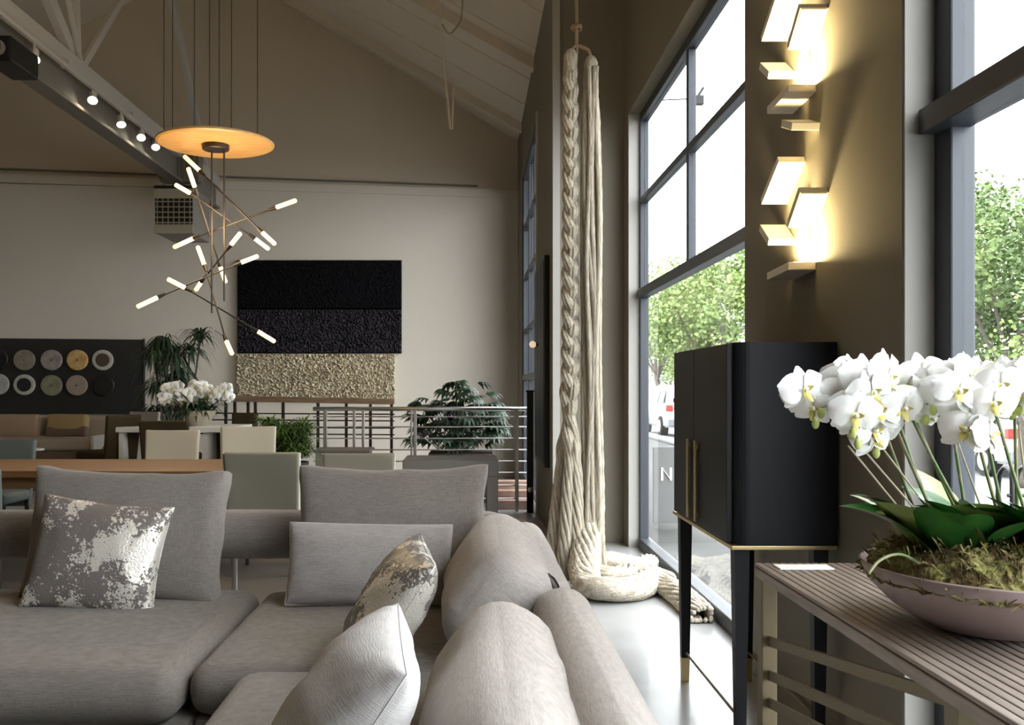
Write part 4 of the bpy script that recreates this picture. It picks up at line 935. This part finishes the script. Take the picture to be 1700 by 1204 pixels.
for k in range(13):
    hx = px_+random.uniform(-.26, .30); hy = py_+random.uniform(-.25, .2); hz = random.uniform(.95, 2.02)
    bm = B(); tube(bm, catmull([(px_+(hx-px_)*.2, py_, .66), ((hx+px_)/2, hy, .95), (hx, hy, hz)]), .012, 6); cn = mk('cane', bm, M['bark'], tp, True, True)
    bm = strips(B(), (hx, hy, hz), 62, .40, .0105, random.uniform(.5, 1.0), random.uniform(.9, 1.6), 30+k); mk('foliage', bm, M['plant_dark'], cn, False, True, kind='stuff')
bx_ = P(476, 0, 9.3).x
tb2 = thing('bushy_fern', 'round fresh green bush in a dark pot before the railing', 'plant', (bx_, 9.3, 0))
pot('pot', (bx_+.02, 9.3, 0), .2, .62, 'pot_dark', tb2)
bm = B()
for k in range(16):
    random.seed(60+k); c = (bx_+random.uniform(-.22, .22), 9.3+random.uniform(-.2, .2), random.uniform(.66, .95)); strips(bm, c, 110, .21, .008, 1.0, .8, 80+k, .06)
mk('foliage', bm, M['plant_bush'], tb2, False, True, kind='stuff')
# broad leaved plant
qx, qy = P(762, 0, 11.2).x, 11.2
bp_ = thing('broad_leaved_plant', 'leafy dark green plant in a brown box behind the steel railing', 'plant', (qx, qy, 0))
bm = B(); box(bm, (qx-.36, qy-.2, 0), (qx+.42, qy+.2, .58), .01); mk('planter_box', bm, M['pot_brown'], bp_, world=True)
bm = B(); box(bm, (qx-.34, qy-.18, .58), (qx+.40, qy+.18, .60)); mk('soil', bm, M['soil'], bp_, world=True)
def finger_leaf(L, W):
    bm = B()
    for f in (-1.0, -.6, -.25, .1, .45, .8, 1.1):
        n = 4; rows = []
        for i in range(n+1):
            t_ = i/n; l = L*t_*(1-.25*abs(f)); wv = W*math.sin(PI*(.1+.88*t_))*.5+.0006; d = Vector((math.sin(f), math.cos(f), .25-.55*t_*t_)); s = Vector((math.cos(f), -math.sin(f), 0))
            rows.append((bm.verts.new(d*l-s*wv), bm.verts.new(d*l+s*wv)))
        for i in range(n): bm.faces.new((rows[i][0], rows[i][1], rows[i+1][1], rows[i+1][0]))
    return bm
fl0 = None; random.seed(17)
for k in range(150):
    a = random.random()*2*PI; rr = .55*math.sqrt(random.random()); hz = .70+(1.52-.70)*random.random()**.9*(1-.5*(rr/.55)**2)
    e = Vector((qx+.02+rr*math.cos(a)*1.0, qy+.55*rr*math.sin(a), hz)); e.x = min(e.x, .50)
    if k < 40:
        bm = B(); tube(bm, catmull([(qx+.1*math.cos(a), qy, .60), ((qx+e.x)/2, (qy+e.y)/2, hz*.72), e], 4), .006, 5); mk('stalk', bm, M['plant_fern'], bp_, True, True)
    if fl0 is None: lf = mk('leaf', finger_leaf(.21, .045), M['plant_fern'], bp_); fl0 = lf.data
    else: lf = bpy.data.objects.new('leaf', fl0); COL.objects.link(lf); lf.parent = bp_
    lf.location = e-ORG[bp_]; lf.rotation_euler = (random.uniform(-.5, .3), random.uniform(-.4, .4), a-PI/2+random.uniform(-.4, .4)); s = random.uniform(.75, 1.2); lf.scale = (s, s, s)
    if k % 3 == 0: lf.material_slots[0].link = 'OBJECT'; lf.material_slots[0].material = M['plant_dark']
# orchids on the white table
ox, oy = P(330, 0, 9.9).x, 9.9
po = thing('far_orchid_pot', 'beige tapered pot of white orchids on the white table by the wall textile', 'plant', (ox, oy, .955))
bm = B(); lathe(bm, [(.10, 0), (.19, .16), (.175, .16), (.002, .12)], 24); mk('pot', bm, M['pot_beige'], po)
bm = strips(B(), (-.05, 0, .14), 120, .34, .016, 1.1, .85, 5, .16); mk('foliage', bm, M['plant_dark'], po, False, kind='stuff')
bm = strips(B(), (.06, 0, .14), 30, .16, .014, .9, .7, 6, .1); mk('foliage', bm, M['leaf'], po, False, kind='stuff')
bm = B(); tube(bm, [(.10, 0, .15), (.12, -.1, .33)], .005); q = mk('support_stake', bm, M['stem'], po)
random.seed(9)
for k in range(13):
    x = -.34+.66*k/12; tipz = .36+.05*math.sin(k*1.3)+(-.03 if k > 9 else 0)-(.05 if k == 0 else 0)
    bm = B(); tube(bm, catmull([(x*.2, 0, .14), (x*.6, 0, .30), (x, 0, tipz)], 4), .004, 5); sm = mk('stem', bm, M['stem'], po)
    for j in range(7):
        b_ = bpy.data.objects.new('bloom', bloom0); COL.objects.link(b_); b_.parent = sm
        b_.location = (x+random.uniform(-.05, .05), random.uniform(-.08, .04), tipz+random.uniform(-.07, .055)); b_.rotation_euler = (random.uniform(-.3, .3), random.uniform(-.5, .5), random.uniform(-.7, .7)); s = random.uniform(.9, 1.2); b_.scale = (s, s, s)

# ================================================================== OUTSIDE
GZ = -.52
bm = B(); box(bm, (1.62, -12, -.10), (5.0, 110, -.03)); mk('pavement', bm, M['pavement'], kind='structure')
bm = B()
f = [bm.verts.new(q) for q in ((5.0, -12, -.05), (9.0, -12, GZ), (9.0, 140, GZ), (5.0, 140, -.05))]; bm.faces.new(f); f2_ = [bm.verts.new(q) for q in ((9.0, -12, GZ), (90, -12, GZ), (90, 140, GZ), (9.0, 140, GZ))]; bm.faces.new(f2_)
bmesh.ops.recalc_face_normals(bm, faces=bm.faces); mk('street', bm, M['asphalt'], kind='structure')
bm = B(); box(bm, (4.9, -12, -.12), (5.05, 110, .0)); mk('kerb', bm, M['pavement'], kind='structure')
bm = B(); box(bm, (15.2, -12, GZ), (17.5, 140, GZ+.14)); mk('pavement_far', bm, M['pavement'], kind='structure')
# estate car: its length along +y, rear at y = 0, left side at x = 0
def make_car(lab, loc, rz=0):
    c = thing('car', lab, 'car', loc, rz, 'white cars parked along the street')
    prof = [(0, .45), (.03, .95), (.12, 1.05), (.42, 1.60), (.60, 1.70), (2.3, 1.72), (2.75, 1.62), (3.45, 1.10), (4.45, .98), (4.62, .80), (4.64, .40), (4.4, .28), (.2, .30)]
    bm = B(); Wd = 1.82
    a = [bm.verts.new((0 if z < 1.1 else (z-1.1)*.28, y, z)) for y, z in prof]; b = [bm.verts.new((Wd if z < 1.1 else Wd-(z-1.1)*.28, y, z)) for y, z in prof]
    n = len(prof); bm.faces.new(a[::-1]); bm.faces.new(b)
    for i in range(n): bm.faces.new((a[i], a[(i+1) % n], b[(i+1) % n], b[i]))
    bmesh.ops.bevel(bm, geom=list(bm.edges), offset=.05, segments=2, affect='EDGES'); bmesh.ops.recalc_face_normals(bm, faces=bm.faces); mk('body', bm, M['car_white'], c, True)
    for s in (0, 1):
        for ys in ((.45, 1.35), (1.42, 2.30), (2.36, 2.95)):
            bm = B(); q = []
            for (y, z) in ((ys[0], 1.12), (ys[1]+(.25 if ys[1] > 2.9 else 0), 1.12), (ys[1]-(.25 if ys[1] > 2.9 else 0), 1.55), (ys[0]+(.12 if ys[0] < .5 else 0), 1.55)):
                x = (z-1.1)*.28; q.append(bm.verts.new((x-.012 if s == 0 else Wd-x+.012, y, z)))
            f = bm.faces.new(q); bmesh.ops.solidify(bm, geom=[f], thickness=.01); mk('side_window', bm, M['car_glass'], c)
        for y in (.82, 3.65):
            bm = B(); x = .06 if s == 0 else Wd-.06; bmesh.ops.create_cone(bm, cap_ends=True, segments=24, radius1=.33, radius2=.33, depth=.24, matrix=Matrix.Translation((x, y, .33)) @ Matrix.Rotation(PI/2, 4, 'Y')); wh = mk('wheel', bm, M['tyre'], c)
            bm = B(); x = -.066 if s == 0 else Wd+.066; bmesh.ops.create_cone(bm, cap_ends=True, segments=16, radius1=.21, radius2=.21, depth=.02, matrix=Matrix.Translation((x, y, .33)) @ Matrix.Rotation(PI/2, 4, 'Y')); mk('rim', bm, M['alloy'], wh)
        bm = B(); x = .0 if s == 0 else Wd-.2; box(bm, (x-.01, -.02, .84), (x+.21, .12, 1.04), .02); mk('tail_lamp', bm, M['tail_red'], c)
    bm = B(); q = [bm.verts.new(v) for v in ((.25, .16, 1.13), (Wd-.25, .16, 1.13), (Wd-.33, .40, 1.55), (.33, .40, 1.55))]; f = bm.faces.new(q); bmesh.ops.solidify(bm, geom=[f], thickness=.03); mk('rear_window', bm, M['car_glass'], c)
    bm = B(); box(bm, (.05, -.06, .36), (Wd-.05, .1, .58), .03); mk('bumper', bm, M['car_trim'], c)
    return c
car = make_car('white estate car seen from behind through the right window', (11.0, 19.1, GZ))
for (x, y, lab) in ((11.0, 26.2, 'white car parked ahead of the nearest estate car'), (11.0, 48, 'white parked car far along the street, through the middle window'), (11.0, 55, 'farthest white parked car along the street'), (6.4, 30.5, 'white car beyond the tall cabinet, half hidden by its left edge')):
    k = cp(car); k.location = (x, y, GZ if x > 9 else -.24); k['label'] = lab
# trees
def tree(lab, loc, Hh, Rr, m, seed, nleaf=9000, ls=.13, trunk=.14, grp='street trees'):
    random.seed(seed); t = thing('street_tree', lab, 'tree', loc, 0, grp)
    bm = B(); pts = catmull([(0, 0, 0), (.08, .05, Hh*.22), (-.05, .08, Hh*.42), (.1, -.05, Hh*.75)]); tube(bm, pts, [trunk*(1-.75*i/len(pts)) for i in range(len(pts))], 10); mk('trunk', bm, M['bark'], t, True)
    blobs = []
    for k in range(11):
        a = random.random()*2*PI; r = Rr*random.uniform(.25, .85); z = Hh*random.uniform(.42, .98); e = Vector((r*math.cos(a), r*math.sin(a), z)); blobs.append((e, Rr*random.uniform(.30, .5)))
        if k < 8: bm = B(); tube(bm, catmull([(0, 0, Hh*.30+.03*k), e*.5+Vector((0, 0, Hh*.12)), e], 5), [trunk*.38*(1-.8*i/11) for i in range(11)], 7); mk('branch', bm, M['bark'], t, True)
    V, Fc = [], []
    for i in range(nleaf):
        c, r = random.choice(blobs); d = Vector((random.gauss(0, 1), random.gauss(0, 1), random.gauss(0, .8))); d = d.normalized()*r*random.random()**.45; p = c+d
        u_ = Vector((random.gauss(0, 1), random.gauss(0, 1), random.gauss(0, .5))).normalized()*ls*random.uniform(.5, 1.1); v_ = u_.orthogonal(); v_.rotate(Matrix.Rotation(random.random()*6, 3, u_.normalized())); v_ = v_.normalized()*ls*.32
        k = len(V); V += [p-u_*.5, p+v_, p+u_*.5, p-v_]; Fc.append((k, k+1, k+2, k+3))
    me = bpy.data.meshes.new('foliage'); me.from_pydata(V, [], Fc); me.materials.append(M[m]); fo = bpy.data.objects.new('foliage', me); COL.objects.link(fo); fo.parent = t; fo['kind'] = 'stuff'
    return t
tree('light green tree filling the lower pane of the middle window', (7.6, 29, -.1), 5.6, 2.7, 'tree_a', 1, 16000, .17)
tree('mid green bushy tree nearest in the right window', (10.4, 17.6, GZ+.0), 5.4, 2.5, 'tree_b', 2, 14000, .13)
tree('olive green tree behind the bushy one in the right window', (14.2, 25.5, GZ), 7.2, 2.9, 'tree_b', 3, 14000, .16)
tree('light green small tree left of the tree in the middle window', (7.2, 36, -.1), 5.6, 2.3, 'tree_a', 4, 9000, .17)
tree('pale green tree beyond the farthest parked car', (13.9, 62, GZ), 7.5, 2.9, 'tree_a', 5, 9000, .25)
tree('light green thin tree over the white car roof', (8.7, 13.2, -.4), 3.3, 1.3, 'tree_a', 8, 3500, .10, .06)
# houses over the road
def house(lab, lo, hi, m, nw, nf):
    lo, hi = Vector(lo), Vector(hi); h = thing('house', lab, 'building', (lo.x, (lo.y+hi.y)/2, lo.z))
    bm = B(); box(bm, lo, hi); mk('walls', bm, M[m], h, world=True)
    bm = B(); box(bm, (lo.x-.25, lo.y-.2, hi.z), (hi.x+.25, hi.y+.2, hi.z+.25), .03); mk('roof', bm, M['roof'], h, world=True)
    for f in range(nf):
        for k in range(nw):
            y = lo.y+(hi.y-lo.y)*(k+.5)/nw; z = lo.z+1.0+f*2.8
            bm = B(); box(bm, (lo.x-.06, y-.6, z), (lo.x+.02, y+.6, z+1.5), .01); fr = mk('window', bm, M['facade'], h, world=True)
            bm = B(); box(bm, (lo.x-.075, y-.5, z+.1), (lo.x-.055, y+.5, z+1.4)); mk('pane', bm, M['win_dark'], fr, world=True)
    bm = B(); box(bm, (lo.x-.7, lo.y+.5, lo.z+2.7), (lo.x, hi.y-.5, lo.z+2.85)); mk('awning', bm, M['facade2'], h, world=True)
    return h
house('pale two storey house over the road in the right window', (17.8, 24, GZ), (26, 38, 4.6), 'facade', 4, 1)
house('grey low building further down the road', (17.8, 40, GZ), (26, 58, 4.2), 'facade2', 5, 1)
house('pale far building closing the street, behind the middle window tree', (17.8, 60, GZ), (27, 100, 5.2), 'facade', 8, 1)
house('pale shop front over the road past the right picture edge', (17.8, 8, GZ), (26, 22, 5.4), 'facade', 4, 1)
# black outdoor rack and signboard on the pavement
rk = thing('bicycle_rack', 'black metal rack on the pavement outside the right window', 'rack', (4.75, 8.1, -.03))
for k in range(3):
    x = 4.70+k*.16; bm = B(); tube(bm, catmull([(x, 8.1, -.03), (x, 8.1, .55), (x+.02, 8.18, .64), (x+.04, 8.3, .64), (x+.05, 8.4, .5), (x+.05, 8.4, -.03)], 4), .022, 8); mk('hoop', bm, M['black_metal'], rk, True, True)
for z in (.18, .42): bm = B(); tube(bm, [(4.66, 8.1, z), (5.1, 8.1, z)], .016, 8); mk('cross_bar', bm, M['black_metal'], rk, world=True)
sx = P(1101, 0, 9.2).x
sg = thing('sign_board', 'grey pavement signboard with a white N seen left of the cabinet', 'sign', (sx, 9.2, -.03))
p0, p1 = P(1084, 868, 9.2), P(1118, 742, 9.2)
bm = B(); box(bm, (p0.x, 9.18, p0.z), (p1.x+.15, 9.22, p1.z), .005); mk('board', bm, M['sign_grey'], sg, world=True)
for x in (p0.x+.03, p1.x+.12): bm = B(); box(bm, (x-.02, 9.185, -.03), (x+.02, 9.215, p0.z+.02)); mk('leg', bm, M['sign_grey'], sg, world=True)
bm = B(); q0 = P(1106, 797, 9.175)
for (ax_, az, bx2, bz) in ((0, 0, 0, .115), (0, .115, .085, 0), (.085, 0, .085, .115)):
    pa = q0+Vector((ax_-.04, 0, az)); pb = q0+Vector((bx2-.04, 0, bz)); d = pb-pa; obox(bm, (pa+pb)/2, (.022, .006, d.length+.012), d.to_track_quat('Z', 'Y').to_matrix())
lt = mk('letter', bm, M['sign_white'], sg, world=True); lt['label'] = 'white letter N'
# far passer-by on the pavement
pe = thing('person', 'far person in a dark navy coat walking on the pavement outside', 'person', (0, 0, 0))
pl = P(1100, 0, 46); pe.location = (pl.x, 46, -.24); ORG[pe] = Vector(pe.location)
me = bpy.data.meshes.new('body'); vs = [(0, 0, .95), (0, 0, 1.2), (0, 0, 1.42), (0, 0, 1.52), (0, -.01, 1.66), (.1, 0, .9), (.11, -.08, .5), (.12, 0, .06), (-.1, 0, .9), (-.11, .1, .5), (-.12, .18, .08), (.2, 0, 1.4), (.25, .05, 1.12), (.24, -.08, .88), (-.2, 0, 1.4), (-.25, -.03, 1.12), (-.24, -.1, .88), (.12, -.12, .03), (-.12, .06, .03)]
es = [(0, 1), (1, 2), (2, 3), (3, 4), (0, 5), (5, 6), (6, 7), (0, 8), (8, 9), (9, 10), (2, 11), (11, 12), (12, 13), (2, 14), (14, 15), (15, 16), (7, 17), (10, 18)]
me.from_pydata(vs, es, []); me.materials.append(M['navy']); bo = bpy.data.objects.new('body', me); COL.objects.link(bo); bo.parent = pe
bo.modifiers.new('skin', 'SKIN'); sv = me.skin_vertices[0].data
for i, r in enumerate([.15, .16, .13, .06, .1, .1, .075, .05, .1, .075, .05, .075, .05, .04, .075, .05, .04, .04, .04]): sv[i].radius = (r, r*.8)
sv[0].use_root = True; bo.modifiers.new('sub', 'SUBSURF').levels = 1
bm = B(); bmesh.ops.create_uvsphere(bm, u_segments=12, v_segments=8, radius=.1, matrix=Matrix.Translation((0, -.03, 1.66)) @ Matrix.Diagonal((.9, 1, 1.15, 1))); mk('head', bm, M['skin'], pe, True)
bm = B(); bmesh.ops.create_uvsphere(bm, u_segments=12, v_segments=8, radius=.107, matrix=Matrix.Translation((0, .005, 1.69)) @ Matrix.Diagonal((.95, 1, 1.05, 1))); mk('hair', bm, M['chair_brown'], pe, True)
# utility pole with a sign arm, cut by the upper panes
up = thing('street_lamp', 'dark street pole with a short bracket seen in the upper middle window', 'lamp', (7.0, 29.0, -.2)); upx = P(1160, 0, 20).x
up.location = (upx, 20, -.1); ORG[up] = Vector(up.location)
ppx = P(1046, 0, 20).x
bm = B(); tube(bm, [(ppx, 20, 7.50), (upx, 20, 7.56)], .014, 6); tube(bm, [(upx-.05, 20, 7.56), (upx+.10, 20, 7.80)], .03, 8); mk('bracket', bm, M['black_metal'], up, world=True)
bm = B(); box(bm, (upx-.08, 19.93, 7.42), (upx+.10, 20.07, 7.62), .02); mk('lantern', bm, M['black_metal'], up, world=True)
bm = B(); tube(bm, [(ppx, 20, -.1), (ppx, 20, 7.95)], .05, 10); mk('pole', bm, M['steel_paint'], up, world=True)
